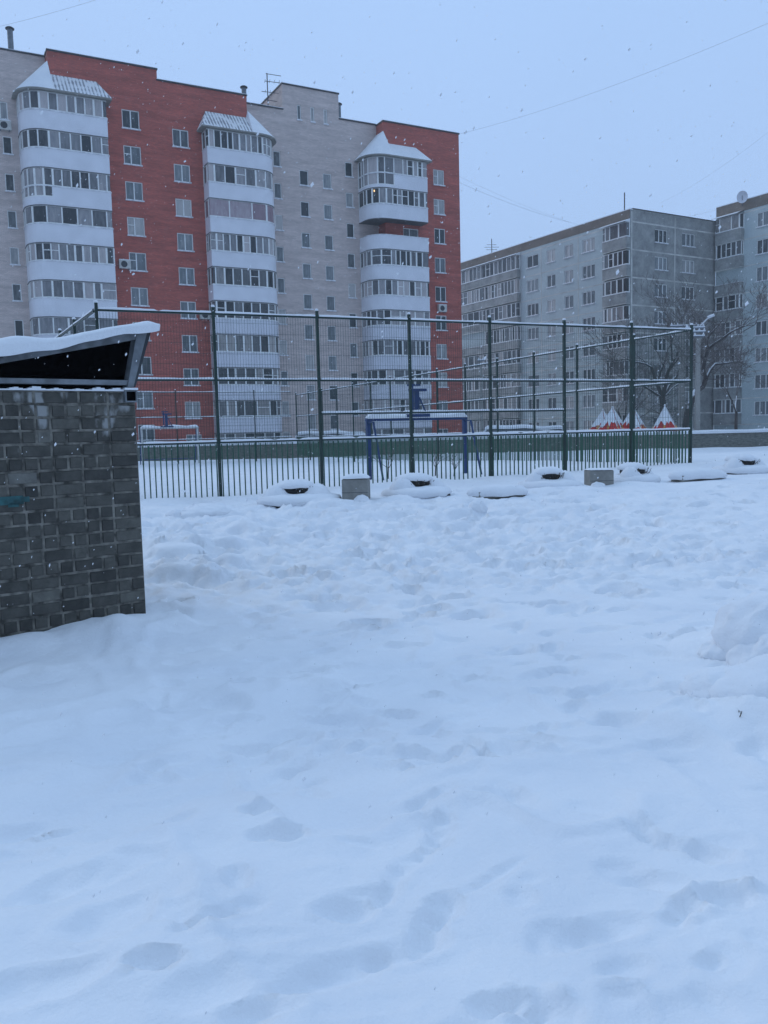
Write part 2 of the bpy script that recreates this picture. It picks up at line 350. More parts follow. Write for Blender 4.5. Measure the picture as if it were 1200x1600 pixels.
# ------------------------------------------------------------------ value noise
def vnoise(x, y, seed=0):
    xi = np.floor(x).astype(np.int64); yi = np.floor(y).astype(np.int64); xf = x-xi; yf = y-yi
    u = xf*xf*xf*(xf*(xf*6-15)+10); v = yf*yf*yf*(yf*(yf*6-15)+10)
    def h(a, b):
        n = (a*374761393 + b*668265263 + seed*974634777) & 0x7fffffff
        n = (n ^ (n >> 13))*1274126177 & 0x7fffffff
        return ((n ^ (n >> 16)) & 0xffff)/65535.0
    return (h(xi, yi)*(1-u)+h(xi+1, yi)*u)*(1-v) + (h(xi, yi+1)*(1-u)+h(xi+1, yi+1)*u)*v
def fbm(x, y, o, seed=0, g=.5):
    s = 0; a = 1; t = 0
    for k in range(o):
        s = s + a*vnoise(x*2**k+17.3*k, y*2**k-9.1*k, seed+k); t += a; a *= g
    return s/t
def sst(a, b, x):
    t = np.clip((x-a)/(b-a), 0, 1); return t*t*(3-2*t)
WALL_Y = 56.5
def base_h(x, y):
    x = np.asarray(x, float); y = np.asarray(y, float)
    z = .27*sst(8, 15, y) - .34*sst(28, 52, y) + .017*np.clip(x+3, 0, 12)*sst(10, 18, y)*(1-sst(26, 50, y))
    z = z + .70*sst(WALL_Y+.3, WALL_Y+1.2, y)
    return z

# ------------------------------------------------------------------ snow ground
def snow_ground():
    ys = list(np.linspace(-14, 1.0, 50)); y = 1.0
    while y < 62: y += max(.016, .0052*y); ys.append(y)
    while y < 560: y += max(.5, .07*y); ys.append(y)
    ys = np.array(ys); nc = 470
    ts = np.linspace(-1, 1, nc); ts = np.sign(ts)*(np.abs(ts)*.62 + .38*np.abs(ts)**5)/1.0
    hw = 3.0 + .80*np.maximum(ys, 0) ; hw = np.where(ys < 3, 3.0+.8*np.maximum(ys, 0)+0.0, hw)
    hw = hw*1.25
    X = ts[None, :]*hw[:, None]*1.3; Y = np.repeat(ys[:, None], nc, 1)
    # wide apron at the rim so the sheet always reaches the horizon
    far = np.abs(ts) > 2
    X[:, far] = X[:, far]*(1 + 12*(np.abs(ts[far])-.93)/.07)[None, :]
    Z = base_h(X, Y)
    near = 1-sst(22, 40, Y)
    Z += (fbm(X*.35, Y*.35, 3, 3)-.5)*.16*near
    Z += (fbm(X*1.4+5, Y*1.1, 4, 11)-.5)*.055*(1-sst(20, 30, Y))
    # wind-softened hollows, left foreground
    m = np.exp(-(((X+1.2)/1.3)**2 + ((Y-3.6)/1.8)**2))
    Z += (fbm(X*1.6+9, Y*2.2+3, 2, 31)-.5)*.22*m
    # fine relief
    Z += (fbm(X*9, Y*7, 4, 51, .6)-.5)*.011*(1-sst(6, 11, Y)) + (fbm(X*3.1, Y*2.3, 3, 57)-.5)*.020*(1-sst(9, 13, Y))
    rid2 = 1-np.abs(fbm(X*1.15+.35*Y, Y*.8, 3, 83)-.5)*2
    Z += np.clip(rid2-.86, 0, 1)*.20*(1-sst(8, 12, Y))
    # trampled churned zone in front of the court fence
    tr = sst(7.5, 9.3, Y)*(1-sst(13.8, 15.5, Y))*(1-sst(1.0, 6, X)*.80)*sst(-6, -3.6, X)
    tr2 = sst(6.2, 9, Y)*(1-sst(14.5, 16.5, Y))*(1-tr)*.35
    hm = fbm(X*2.6, Y*2.6, 4, 71, .6)
    ridg = 1-np.abs(hm-.5)*2
    Z += (ridg-.78)*.21*(tr+tr2) + (fbm(X*4.2, Y*3.2, 4, 91, .62)-.5)*.11*(tr+tr2)
    # bank of snow along the court fence
    fx = -3.39+(Y-17.5)*2.278            # fence line x at this y
    d = (X-fx)*math.cos(R(66.3)) - 0    # signed distance, positive in front
    bank = np.exp(-((d-.9)/1.1)**2)*sst(14, 15.2, Y)
    Z += bank*(.02+.10*fbm(X*1.7, Y*1.7, 3, 17))*(1-sst(23, 26, Y))
    # snow piled in front of the low stone wall
    Z += np.exp(-((Y-(WALL_Y-.8))/1.3)**2)*(.0+.16*fbm(X*.22, Y*.1, 4, 23, .6))
    Z += (fbm(X*.5, Y*.35, 4, 29)-.5)*.10*sst(30, 45, Y)*(1-sst(70, 90, Y))
    def dent(px, py, rx, ry, dep, ang=0.0, rim=.35, p=2.0, hard=None):
        hard = hard if hard else (3.9 if rx < .11 else 3.0)
        ext = 2.4*max(rx, ry)
        r0 = np.searchsorted(ys, py-ext); r1 = np.searchsorted(ys, py+ext)
        if r1 <= r0: return
        x = X[r0:r1]-px; y = Y[r0:r1]-py
        c, s = math.cos(ang), math.sin(ang)
        u = (x*c+y*s)/rx; v = (-x*s+y*c)/ry
        q = (np.abs(u)**p + np.abs(v)**p)**(1/p)
        wob = (vnoise(X[r0:r1]*11, Y[r0:r1]*11, 5)-.5)*.40
        q = q + wob*q
        Z[r0:r1] += -dep*(1/(1+np.exp((q-1)*hard))) + dep*rim*np.exp(-((q-1.35)/.28)**2)
    def path(pts, wdt, dep, rim=.3, step=.07):
        W = [ground_at(a, b) for a, b in pts]
        for a, b in zip(W[:-1], W[1:]):
            L = (b-a).length; n = max(1, int(L/step)); ang = math.atan2((b-a).y, (b-a).x)
            for k in range(n):
                q = a.lerp(b, (k+.5)/n)
                dent(q.x+random.uniform(-.012, .012), q.y+random.uniform(-.012, .012), wdt*1.1, wdt*random.uniform(.55, .85), dep*random.uniform(.34, .52), ang, rim)
    # dragged furrows and prints of the foreground
    path([(895, 1258), (950, 1268)], .07, .05)
    path([(985, 1285), (1010, 1305), (1045, 1318), (1085, 1328), (1135, 1340)], .075, .075)
    path([(700+250, 1352), (1000, 1370), (1055, 1375)], .08, .06)
    path([(850, 1472), (900, 1455), (975, 1438)], .09, .07)
    path([(706, 1395), (680, 1425), (658, 1468)], .06, .08)
    path([(702, 1258), (676, 1318), (632, 1352), (602, 1400)], .055, .055)
    path([(705, 1228), (662, 1242), (628, 1262)], .05, .045)
    path([(650, 1180+60), (690, 1310)], .04, .03)
    path([(822, 1252), (786, 1228)], .08, .05); path([(852, 1262), (830, 1245)], .07, .03)
    path([(760, 1566), (800, 1560), (842, 1556)], .07, .085); path([(842, 1585), (862, 1580)], .07, .08)
    path([(948, 1522), (1002, 1502)], .075, .075)
    path([(1040, 1446), (1095, 1412)], .05, .05); path([(1105, 1400), (1160, 1394)], .07, .08)
    path([(1095, 1505), (1112, 1495)], .04, .06)
    path([(1060, 1590), (1110, 1588)], .12, .06)
    for (x, y, rx, ry, dp) in [(815, 1033, .06, .04, .05), (838, 1055, .09, .06, .05), (902, 1083, .05, .04, .05), (898, 1102, .06, .04, .05), (845, 1138, .09, .05, .045),
            (888, 1138, .07, .04, .04), (960, 1070, .08, .05, .035), (757, 1173, .03, .07, .07), (404, 1273, .06, .045, .07), (425, 1303, .10, .04, .05), (450, 1303, .06, .05, .05),
            (489, 1100, .09, .06, .06), (472, 1130, .06, .04, .04), (430, 1158, .05, .05, .05), (465, 1174, .08, .04, .05), (488, 1226, .05, .08, .045), (487, 1200, .05, .03, .03),
            (372, 1372, .04, .07, .05), (322, 1442, .10, .03, .05), (174, 1432, .13, .10, .10), (80, 1376, .14, .07, .07), (48, 1530, .20, .07, .09), (240, 1512, .07, .03, .06),
            (257, 1520, .02, .02, .04), (410, 1580, .09, .04, .06), (540, 1415, .07, .05, .05), (245, 1208, .18, .12, .07), (190, 1112, .16, .08, .05), (22, 1284, .12, .06, .09),
            (14, 1212, .14, .10, .07), (270, 1138, .14, .08, .05), (185, 1345, .14, .07, .05), (30, 1325, .09, .05, .05), (60, 1140, .2, .1, .05), (170, 1170, .13, .07, .05),
            (278, 1276, .06, .04, .04), (500, 1520, .18, .06, .05), (390, 1530, .22, .07, .05), (270, 1430, .12, .07, .04), (720, 1210, .12, .05, .03), (1050, 1160, .1, .06, .04),
            (970, 1180, .14, .05, .03), (1180, 1170, .1, .06, .05), (640, 1470, .1, .05, .03), (560, 1490, .16, .05, .045), (780, 1090, .1, .05, .03), (590, 1480, .04, .03, .03)]:
        q = ground_at(x, y); dent(q.x, q.y, rx, ry, dp*(.72 if rx < .12 else .50), random.uniform(-.5, .5)+.35)
    # crumbs thrown up beside the deep prints
    for (cx, cy, n) in [(1135, 1392, 16), (810, 1556, 14), (965, 1525, 9), (1070, 1425, 9), (680, 1400, 6), (330, 900, 16), (310, 930, 14)]:
        for k in range(n):
            q = ground_at(cx+random.gauss(0, 42), cy+random.gauss(0, 18)); r = random.uniform(.010, .024)*(1+q.y*.08)
            dent(q.x, q.y, r, r*.8, -r*random.uniform(.35, .65), 0, 0.0, 2.0)
    # tracks of prints through the middle distance
    rr = random.Random(4)
    for k in range(520):
        y = rr.uniform(6.5, 16.5); x = rr.uniform(-.26, .48)*y*1.05
        if rr.random() > (.95 if 8.5 < y < 14.5 and x < 4 else .45): continue
        dent(x, y, rr.uniform(.10, .19), rr.uniform(.07, .11), rr.uniform(.04, .10), rr.uniform(-.7, .9), rr.uniform(.2, .6))
    for k in range(330):
        y = rr.uniform(3.6, 9.0); x = rr.uniform(-.30, .48)*y
        if x < -1.9 and y > 5: continue
        dent(x, y, rr.uniform(.05, .17), rr.uniform(.03, .075), rr.uniform(.010, .036), rr.gauss(.15, .5), rr.uniform(.2, .5), hard=rr.uniform(3, 8))
    for k in range(46):
        y = rr.uniform(1.9, 4.2); x = rr.uniform(-.5, .5)*y
        dent(x, y, rr.uniform(.04, .16), rr.uniform(.02, .06), rr.uniform(.005, .020), rr.gauss(.35, .4), rr.uniform(.2, .5), hard=rr.uniform(2.5, 6))
    for k in range(160):
        y = rr.uniform(18, 30); x = (y-17.5)*2.278-3.39-rr.uniform(1, 12); dent(x, y, .2, .12, rr.uniform(.02, .06), rr.uniform(-1, 1), .4)
    for k in range(120):
        y = rr.uniform(18, 40); x = rr.uniform(.38, .52)*y; dent(x, y, .25, .14, rr.uniform(.03, .09), rr.uniform(-1, 1), .4)
    # lumps
    for (x, y, r, h) in [(1.15, 13.0, .25, .05), (-2.3, 9.6, .35, .10), (-1.9, 9.1, .25, .08), (-2.75, 10.9, .5, .13),
             (1.62, 4.15, .24, .06), (2.05, 4.1, .3, .09), (-.9, 14.4, .4, .1), (3.5, 15.9, .6, .06),
            (-2.0, 12.2, .3, .08), (.2, 14.9, .35, .06), (5.0, 16.7, .5, .06)]:
        q = ((X-x)**2 + (Y-y)**2)/(r*r); Z += h*np.exp(-q**2.3)*(1+.5*(fbm(X*7, Y*7, 3, 61)-.5))
    # big clods heaped at the right: rounded, steep towards the viewer
    for (x, y, rx, ry, h, tilt) in [(2.75, 5.5, .9, .5, .10, 0), (2.3, 4.45, .75, .4, .05, 0),
            (-2.30, 9.2, .28, .2, .10, 0), (-1.8, 9.7, .2, .16, .09, 0), (-2.6, 10.4, .35, .25, .12, 0), (-2.1, 10.9, .25, .2, .10, 0)]:
        u = (X-x)/rx; v = (Y-y)/ry; q = u*u+v*v + (fbm(X*3.5, Y*3.5, 3, 41)-.5)*.35
        dome = h*np.sqrt(np.clip(1-q, 0, 1))*(1+tilt*u) + (fbm(X*8, Y*10, 4, 43, .6)-.5)*.10*np.clip(1-q, 0, 1)**.5
        b0 = base_h(X, Y)+.01
        Z = np.where(q < 1, np.maximum(Z, b0+dome), Z + .03*np.exp(-np.clip(q-1, 0, 9)*1.2)*(q < 4))
    # lower, drifted snow against the shed
    sx, sy = -2.058, 7.11
    ua, ub = math.sin(R(52)), math.cos(R(52))
    da = (X-sx)*ua + (Y-sy)*ub; dn = -(X-sx)*ub + (Y-sy)*ua       # along wall, into wall
    Z += np.where((da < .15), 1, 0)*np.exp(-((dn+.25)/.3)**2)*(.02+.10*fbm(da*2.6, dn*0+3, 3, 77))
    Z -= np.exp(-(((da-.10)/.14)**2 + ((dn+.05)/.16)**2))*.07
    nr = len(ys)
    V = np.stack([X, Y, Z], -1).reshape(-1, 3)
    idx = np.arange(nr*nc).reshape(nr, nc)
    Fq = np.stack([idx[:-1, :-1], idx[:-1, 1:], idx[1:, 1:], idx[1:, :-1]], -1).reshape(-1, 4)
    me = bpy.data.meshes.new('snow_ground')
    me.vertices.add(len(V)); me.vertices.foreach_set('co', V.ravel())
    me.loops.add(Fq.size); me.loops.foreach_set('vertex_index', Fq.ravel().astype(np.int32))
    me.polygons.add(len(Fq)); me.polygons.foreach_set('loop_start', (np.arange(len(Fq))*4).astype(np.int32))
    me.update(calc_edges=True); me.validate()
    me.polygons.foreach_set('use_smooth', [True]*len(Fq))
    me.materials.append(M['snow'])
    o = bpy.data.objects.new('snow_ground', me); col.objects.link(o); tag(o, kind='structure')
    return X, Y, Z, ys
GX, GY, GZ, Gys = snow_ground()
def gz(x, y):
    r = min(len(Gys)-1, int(np.searchsorted(Gys, y))); c = int(np.argmin(np.abs(GX[r]-x))); return float(GZ[r, c])

# ------------------------------------------------------------------ building helpers
def wall_holes(mb, x0, x1, z0, z1, holes, y=0.0, dep=.16):
    """vertical wall in the plane y with real openings (hx0,hx1,hz0,hz1) and their reveals"""
    xs = sorted(set([x0, x1] + [h[0] for h in holes] + [h[1] for h in holes])); xs = [x for x in xs if x0 <= x <= x1]
    zs = sorted(set([z0, z1] + [h[2] for h in holes] + [h[3] for h in holes])); zs = [z for z in zs if z0 <= z <= z1]
    for i in range(len(xs)-1):
        cx = (xs[i]+xs[i+1])/2
        hs = sorted([(h[2], h[3]) for h in holes if h[0] < cx < h[1]])
        z = z0
        for (a, b) in hs:
            if a > z: mb.quad((xs[i], y, z), (xs[i+1], y, z), (xs[i+1], y, a), (xs[i], y, a))
            z = max(z, b)
        if z < z1: mb.quad((xs[i], y, z), (xs[i+1], y, z), (xs[i+1], y, z1), (xs[i], y, z1))
    for (a, b, c, d) in holes:
        mb.quad((a, y, c), (a, y, d), (a, y+dep, d), (a, y+dep, c)); mb.quad((b, y, d), (b, y, c), (b, y+dep, c), (b, y+dep, d))
        mb.quad((a, y, d), (b, y, d), (b, y+dep, d), (a, y+dep, d)); mb.quad((b, y, c), (a, y, c), (a, y+dep, c), (b, y+dep, c))
        mb.quad((a, y+dep, c), (b, y+dep, c), (b, y+dep, d), (a, y+dep, d))
_wcache = {}
def window(parent, x, z, wd, ht, y=0.0, kind=2, rz=0.0, fw=.065, dep=.16):
    """window whose lower left corner is at x,z in the wall plane; frame > pane, sill"""
    key = (round(wd, 2), round(ht, 2), kind)
    loc = Vector((x, y, z))
    if rz: loc = Matrix.Rotation(rz, 3, 'Z') @ loc
    if key not in _wcache:
        f = MB()
        y0, y1 = dep-.10, dep-.04
        f.box(0, fw, y0, y1, 0, ht); f.box(wd-fw, wd, y0, y1, 0, ht); f.box(fw, wd-fw, y0, y1, 0, fw); f.box(fw, wd-fw, y0, y1, ht-fw, ht)
        cuts = {1: [], 2: [.5], 3: [.34, .67], 21: [.42], 4: [.25, .5, .75]}[kind]
        for c in cuts: f.box(wd*c-.04, wd*c+.04, y0-.012, y1, fw, ht-fw)
        if kind == 21: f.box(fw, wd*.42-.04, y0-.006, y1, ht*.55, ht*.55+.05)
        o = f.build('window', M['pvc'], parent, loc, rz)
        p = MB(); p.quad((fw, y1-.02, fw), (wd-fw, y1-.02, fw), (wd-fw, y1-.02, ht-fw), (fw, y1-.02, ht-fw))
        po = p.build('pane', M['pane'], o)
        s = MB(); s.box(-.06, wd+.06, -.14, dep-.105, -.07, -.012); s.box(-.04, wd+.04, -.12, dep-.11, -.012, .03)
        so = s.build('sill', M['sill'], o)
        _wcache[key] = (o.data, po.data, so.data)
        return o
    a, b, c = _wcache[key]
    o = bpy.data.objects.new('window', a); col.objects.link(o); o.parent = parent; o.location = loc; o.rotation_euler = (0, 0, rz)
    po = bpy.data.objects.new('pane', b); col.objects.link(po); po.parent = o
    so = bpy.data.objects.new('sill', c); col.objects.link(so); so.parent = o
    return o
def resample(path, step=.14):
    out = [Vector((path[0][0], path[0][1], 0))]
    for a, b in zip(path[:-1], path[1:]):
        a = Vector((*a, 0)); b = Vector((*b, 0)); n = max(1, int(math.ceil((b-a).length/step)))
        for k in range(1, n+1): out.append(a.lerp(b, k/n))
    return out
def normals(P):
    out = []
    for i in range(len(P)):
        d = (P[min(i+1, len(P)-1)]-P[max(i-1, 0)]).normalized(); out.append(Vector((d.y, -d.x, 0)))
    return out
def balcony(parent, path, zb, zt, zp, rz=0.0, glazed=True, panel='white_panel', gaps=None, pane='pane_tone', seed=0, tall=None, top_edge=True, thick=.05, close_bottom=True, trans=.35):
    """path runs left to right as seen from outside (outward is on the right-hand side of travel reversed);
    parapet zp..zb, glazing zb..zt.  balcony > glazing_frame, pane, floor_slab"""
    rr = random.Random(seed)
    P = resample(path); Nn = normals(P)
    L = [0]
    for a, b in zip(P[:-1], P[1:]): L.append(L[-1]+(b-a).length)
    tot = L[-1]
    def pt(s):
        s = max(0, min(tot, s))
        for i in range(len(P)-1):
            if L[i+1] >= s-1e-9:
                t = (s-L[i])/max(1e-9, L[i+1]-L[i]); return P[i].lerp(P[i+1], t), (Nn[i].lerp(Nn[i+1], t)).normalized()
        return P[-1], Nn[-1]
    def strip(mb, s0, s1, z0, z1, off, tone=0.0):
        ss = [s0]+[l for l in L if s0+1e-6 < l < s1-1e-6]+[s1]
        for a, b in zip(ss[:-1], ss[1:]):
            pa, na = pt(a); pb, nb = pt(b); pa = pa+na*off; pb = pb+nb*off
            mb.quad((pa.x, pa.y, z0), (pb.x, pb.y, z0), (pb.x, pb.y, z1), (pa.x, pa.y, z1), tone)
    def band(mb, s0, s1, z0, z1, o0, o1):
        ss = [s0]+[l for l in L if s0+1e-6 < l < s1-1e-6]+[s1]
        for a, b in zip(ss[:-1], ss[1:]):
            pa, na = pt(a); pb, nb = pt(b)
            A, B, C_, D = pa+na*o0, pb+nb*o0, pb+nb*o1, pa+na*o1
            mb.quad((D.x, D.y, z0), (C_.x, C_.y, z0), (C_.x, C_.y, z1), (D.x, D.y, z1))
            mb.quad((A.x, A.y, z1), (D.x, D.y, z1), (C_.x, C_.y, z1), (B.x, B.y, z1))
            mb.quad((A.x, A.y, z0), (B.x, B.y, z0), (C_.x, C_.y, z0), (D.x, D.y, z0))
            mb.quad((B.x, B.y, z0), (A.x, A.y, z0), (A.x, A.y, z1), (B.x, B.y, z1))
    pm = MB()
    t0, t1, td = tall if tall else (0, 0, 0)
    if tall:
        band(pm, 0, tot, zp, zb-td, 0, thick)
        if t1 < tot: band(pm, t1, tot, zb-td, zb, 0, thick)
    else: band(pm, 0, tot, zp, zb, 0, thick)
    b = pm.build('balcony', M[panel], parent, (0, 0, 0), rz)
    sl = MB()
    band(sl, 0, tot, zp-.05, zp, 0, thick+.03)
    cx = sum(p.x for p in P)/len(P); cy = max(p.y for p in P)
    for zz in (zp-.04, zp+.12):
        for a, c in zip(P[:-1], P[1:]): sl.tri((a.x, a.y, zz), (c.x, c.y, zz), (cx, cy, zz))
    sl.build('floor_slab', M['slab_edge'] if panel != 'panel_dark' else M['seam'], b)
    # rail / sill on the parapet, carrying a line of snow
    rl = MB(); band(rl, 0, tot, zb, zb+.06, -.02, thick+.05); rl.build('ledge', M['sill'], b)
    if glazed:
        fm = MB(); gm = MB()
        strip(fm, 0, tot, zt-.07, zt, .045); band(fm, 0, tot, zt-.07, zt, -.03, .045)
        band(fm, 0, tot, zb+.06, zb+.12, -.03, .045)
        # mullions
        s = 0.0; cuts = [0.0]
        base = rr.choice([.55, .62, .72, .85, .72, 1.05]) if gaps is None else gaps
        irregular = rr.random() < .45
        while s < tot-.35:
            g = base*(rr.choice([.75, 1, 1, 1.5]) if irregular else rr.uniform(.97, 1.03)); s += g
            if tot-s < .3: break
            cuts.append(s)
        cuts.append(tot)
        mood = rr.uniform(-.1, .22)
        for i, c in enumerate(cuts):
            p, n = pt(min(max(c, .03), tot-.03)); t = Vector((-n.y, n.x, 0)); hw = .045 if rr.random() < .7 else .07
            a = p-t*hw; d = p+t*hw
            z0 = zb+.12 if not (tall and c <= t1+.05) else zb-td
            for (u0, u1) in ((a, d),):
                q0, q1 = u0+n*.055, u1+n*.055; r0, r1 = u0-n*.03, u1-n*.03
                fm.quad((q0.x, q0.y, z0), (q1.x, q1.y, z0), (q1.x, q1.y, zt-.07), (q0.x, q0.y, zt-.07))
                fm.quad((r0.x, r0.y, z0), (q0.x, q0.y, z0), (q0.x, q0.y, zt-.07), (r0.x, r0.y, zt-.07))
                fm.quad((q1.x, q1.y, z0), (r1.x, r1.y, z0), (r1.x, r1.y, zt-.07), (q1.x, q1.y, zt-.07))
        for c0, c1 in zip(cuts[:-1], cuts[1:]):
            tone = max(0, min(1, rr.random()*.75+mood+(.35 if rr.random() < .15 else 0)))
            strip(gm, c0, c1, zb+.10, zt-.05, 0.0, tone)
            if tall and c0 < t1-.05:
                strip(gm, c0, c1, zb-td, zb+.02, 0.0, tone)
            if rr.random() < trans*.6:
                zz = zb+(zt-zb)*.58; band(fm, c0+.05, c1-.05, zz, zz+.05, 0.0, .04)
        if tall: band(fm, 0, t1, zb-td, zb-td+.07, 0, .06)
        fm.build('glazing_frame', M['pvc'], b); gm.build('pane', M[pane], b, tone=True)
    return b
def arc_path(x_sq, x_arc, r=1.5, y_front=-1.25, y_wall_sq=0.0, y_wall_arc=1.3, left=True):
    cy = y_front+r; n = 9
    if left:     # rounded on the left, square on the right: travel left -> right
        cx = x_arc+r
        p = [(x_arc, y_wall_arc)] if cy < y_wall_arc-.05 else []
        p += [(cx-r*math.cos(t), cy-r*math.sin(t)) for t in [math.pi/2*k/n for k in range(n+1)]]
        p += [(x_sq, y_front), (x_sq, y_wall_sq)]
    else:
        cx = x_arc-r
        p = [(x_sq, y_wall_sq), (x_sq, y_front)]
        p += [(cx+r*math.sin(t), cy-r*math.cos(t)) for t in [math.pi/2*k/n for k in range(n+1)]]
        if cy < y_wall_arc-.05: p += [(x_arc, y_wall_arc)]
    return p
def coping(mb, x0, x1, y0, y1, z, h=.14, o=.07):
    mb.box(x0-o, x1+o, y0-o, y1+o, z, z+h)

# ------------------------------------------------------------------ building A: ten storey red and pale brick block
A0 = (-19.31, 66.0)
_p = at(215, 686, 66.0); A0 = (_p.x, _p.y, 0)
HA = 61.9
bA = thing('apartment_building', 'ten storey red and pale brick block with three columns of white glazed balconies', 'building', A0, HEAD(HA))
GYW = 1.3
holes_red1 = []; wins = []
for k in range(10):
    z = 24.93-2.635*k; holes_red1.append((.07, 1.37, z, z+1.38)); wins.append((.07, z, 1.30, 1.38, 0.0, 21 if k in (1, 3, 4, 7, 8) else 2))
    z = 24.08-2.63*k; holes_red1.append((3.85, 5.12, z, z+1.34)); wins.append((3.85, z, 1.27, 1.34, 0.0, 21 if k in (9,) else 2))
mb = MB()
wall_holes(mb, -5.0, 10.0, -1.0, 28.80, holes_red1)
mb.quad((-5, 0, 28.80), (2.86, 0, 28.80), (2.86, 0, 29.58), (-5, 0, 29.58))
mb.quad((-5, 14, -1), (-5, 0, -1), (-5, 0, 29.58), (-5, 14, 29.58)); mb.quad((10, 0, -1), (10, 14, -1), (10, 14, 28.8), (10, 0, 28.8))
mb.quad((2.86, 0, 28.8), (2.86, .4, 28.8), (2.86, .4, 29.58), (2.86, 0, 29.58)); mb.quad((10, 14, -1), (-5, 14, -1), (-5, 14, 28.8), (10, 14, 28.8))
mb.quad((-5, .4, 28.6), (10, .4, 28.6), (10, 14, 28.6), (-5, 14, 28.6)); mb.quad((2.86, .4, 28.6), (-5, .4, 28.6), (-5, .4, 29.58), (2.86, .4, 29.58))
mb.quad((10, .4, 28.3), (2.86, .4, 28.3), (2.86, .4, 28.8), (10, .4, 28.8))
mb.build('brick_wall', M['red_brick'], bA)
holes3 = []
for k in range(10):
    z = 23.88-2.61*k; holes3.append((27.58, 28.75, z, z+1.36)); wins.append((27.58, z, 1.17, 1.36, 0.0, 21 if k in (0, 1) else 2))
holes3.append((24.3, 25.9, 18.15, 19.75)); wins.append((24.3, 18.15, 1.6, 1.6, 0.0, 21))
mb = MB()
wall_holes(mb, 22.5, 30.4, -1, 28.65, holes3)
mb.quad((22.5, 14, -1), (22.5, 0, -1), (22.5, 0, 28.65), (22.5, 14, 28.65)); mb.quad((30.4, 0, -1), (30.4, 14, -1), (30.4, 14, 28.65), (30.4, 0, 28.65))
mb.quad((30.4, 14, -1), (22.5, 14, -1), (22.5, 14, 28.65), (30.4, 14, 28.65)); mb.quad((22.5, 0, 28.6), (30.4, 0, 28.6), (30.4, 14, 28.6), (22.5, 14, 28.6))
mb.build('brick_wall', M['red_brick'], bA)
# pale brick, set back
hg = []
for k in range(10):
    for x0, zt0, wd, ht in ((14.98, 22.75, .82, 1.28), (17.16, 22.72, .82, 1.28)):
        z = zt0-2.60*k
        if z > -.5: hg.append((x0, x0+wd, z, z+ht)); wins.append((x0, z, wd, ht, GYW, 1))
    for x0, zt0, wd, ht in ((12.62, 24.02, .68, 1.28), (19.32, 23.97, .74, 1.26)):
        z = zt0-2.61*k
        if z > -.5: hg.append((x0, x0+wd, z, z+ht)); wins.append((x0, z, wd, ht, GYW, 1))
for x0 in (14.95, 16.18, 17.40): hg.append((x0, x0+.36, 28.12, 29.36)); wins.append((x0, 28.12, .36, 1.24, GYW, 1))
mb = MB()
wall_holes(mb, 10.0, 22.5, -1, 27.9, [h for h in hg if h[3] < 28.0], GYW)
for a_, b_ in ((10.0, 13.65), (18.86, 22.5)): mb.quad((a_, GYW, 27.9), (b_, GYW, 27.9), (b_, GYW, 28.72), (a_, GYW, 28.72))
mb.quad((10, GYW, 28.6), (13.65, GYW, 28.6), (13.65, 14, 28.6), (10, 14, 28.6)); mb.quad((18.86, GYW, 28.6), (22.5, GYW, 28.6), (22.5, 14, 28.6), (18.86, 14, 28.6))
mb.quad((22.5, 14, -1), (10, 14, -1), (10, 14, 28.7), (22.5, 14, 28.7))
mb.build('brick_wall', M['pale_brick'], bA)
# stair head / lift house on the roof
mb = MB(); sv_h = [h for h in hg if h[3] > 28.7]
mb2 = MB()
wall_holes(mb2, 13.65, 18.86, 27.9, 30.80, sv_h, GYW)
mb2.quad((13.65, 7.5, 28.6), (13.65, GYW, 28.6), (13.65, GYW, 30.8), (13.65, 7.5, 30.8)); mb2.quad((18.86, GYW, 28.6), (18.86, 7.5, 28.6), (18.86, 7.5, 30.8), (18.86, GYW, 30.8))
mb2.quad((18.86, 7.5, 28.6), (13.65, 7.5, 28.6), (13.65, 7.5, 30.8), (18.86, 7.5, 30.8)); mb2.quad((13.65, GYW, 30.8), (18.86, GYW, 30.8), (18.86, 7.5, 30.8), (13.65, 7.5, 30.8))
mb2.build('roof_house', M['pale_brick'], bA)
hl = []
for k in range(10):
    z = (22.35 if k else 22.35)-2.62*k
    if z > -.5: hl.append((-8.22, -7.5-.1, z, z+1.25)); wins.append((-8.22, z, .62, 1.25, GYW, 1))
hl.append((-8.75, -7.75, 24.75, 26.0)); wins.append((-8.75, 24.75, 1.0, 1.25, GYW, 2))
mb = MB(); wall_holes(mb, -18.0, -5.0, -1, 29.60, hl, GYW)
mb.quad((-18, GYW, 29.5), (-5, GYW, 29.5), (-5, 14, 29.5), (-18, 14, 29.5)); mb.quad((-18, 14, -1), (-18, GYW, -1), (-18, GYW, 29.6), (-18, 14, 29.6)); mb.quad((-5, 14, -1), (-18, 14, -1), (-18, 14, 29.6), (-5, 14, 29.6))
mb.build('brick_wall', M['pale_brick'], bA)
for (x, z, wd, ht, y, kd) in wins: window(bA, x, z, wd, ht, y, kd)
# coping along the roof edge, with a rim of snow behind it
mb = MB(); ms = MB()
for (x0, x1, y0, z) in ((-5, 2.86, 0, 29.58), (2.86, 10, 0, 28.80), (22.5, 30.4, 0, 28.65), (-18, -5.08, GYW, 29.60), (10.08, 13.62, GYW, 28.72), (18.9, 22.42, GYW, 28.72), (13.65, 18.86, GYW, 30.80)):
    mb.box(x0-.06, x1+.06, y0-.08, y0+.45, z, z+.10); ms.box(x0-.05, x1+.05, y0+.0, y0+.43, z+.10, z+.17)
mb.box(-5.08, -4.6, .45, 14, 29.58, 29.68); mb.box(30.0, 30.48, .45, 14, 28.65, 28.75); mb.box(13.57, 13.9, GYW+.45, 7.5, 30.8, 30.9); mb.box(22.42, 22.9, .45, 14, 28.65, 28.75)
mb.build('coping', M['coping'], bA); ms.build('roof_snow', M['snow_small'], bA)
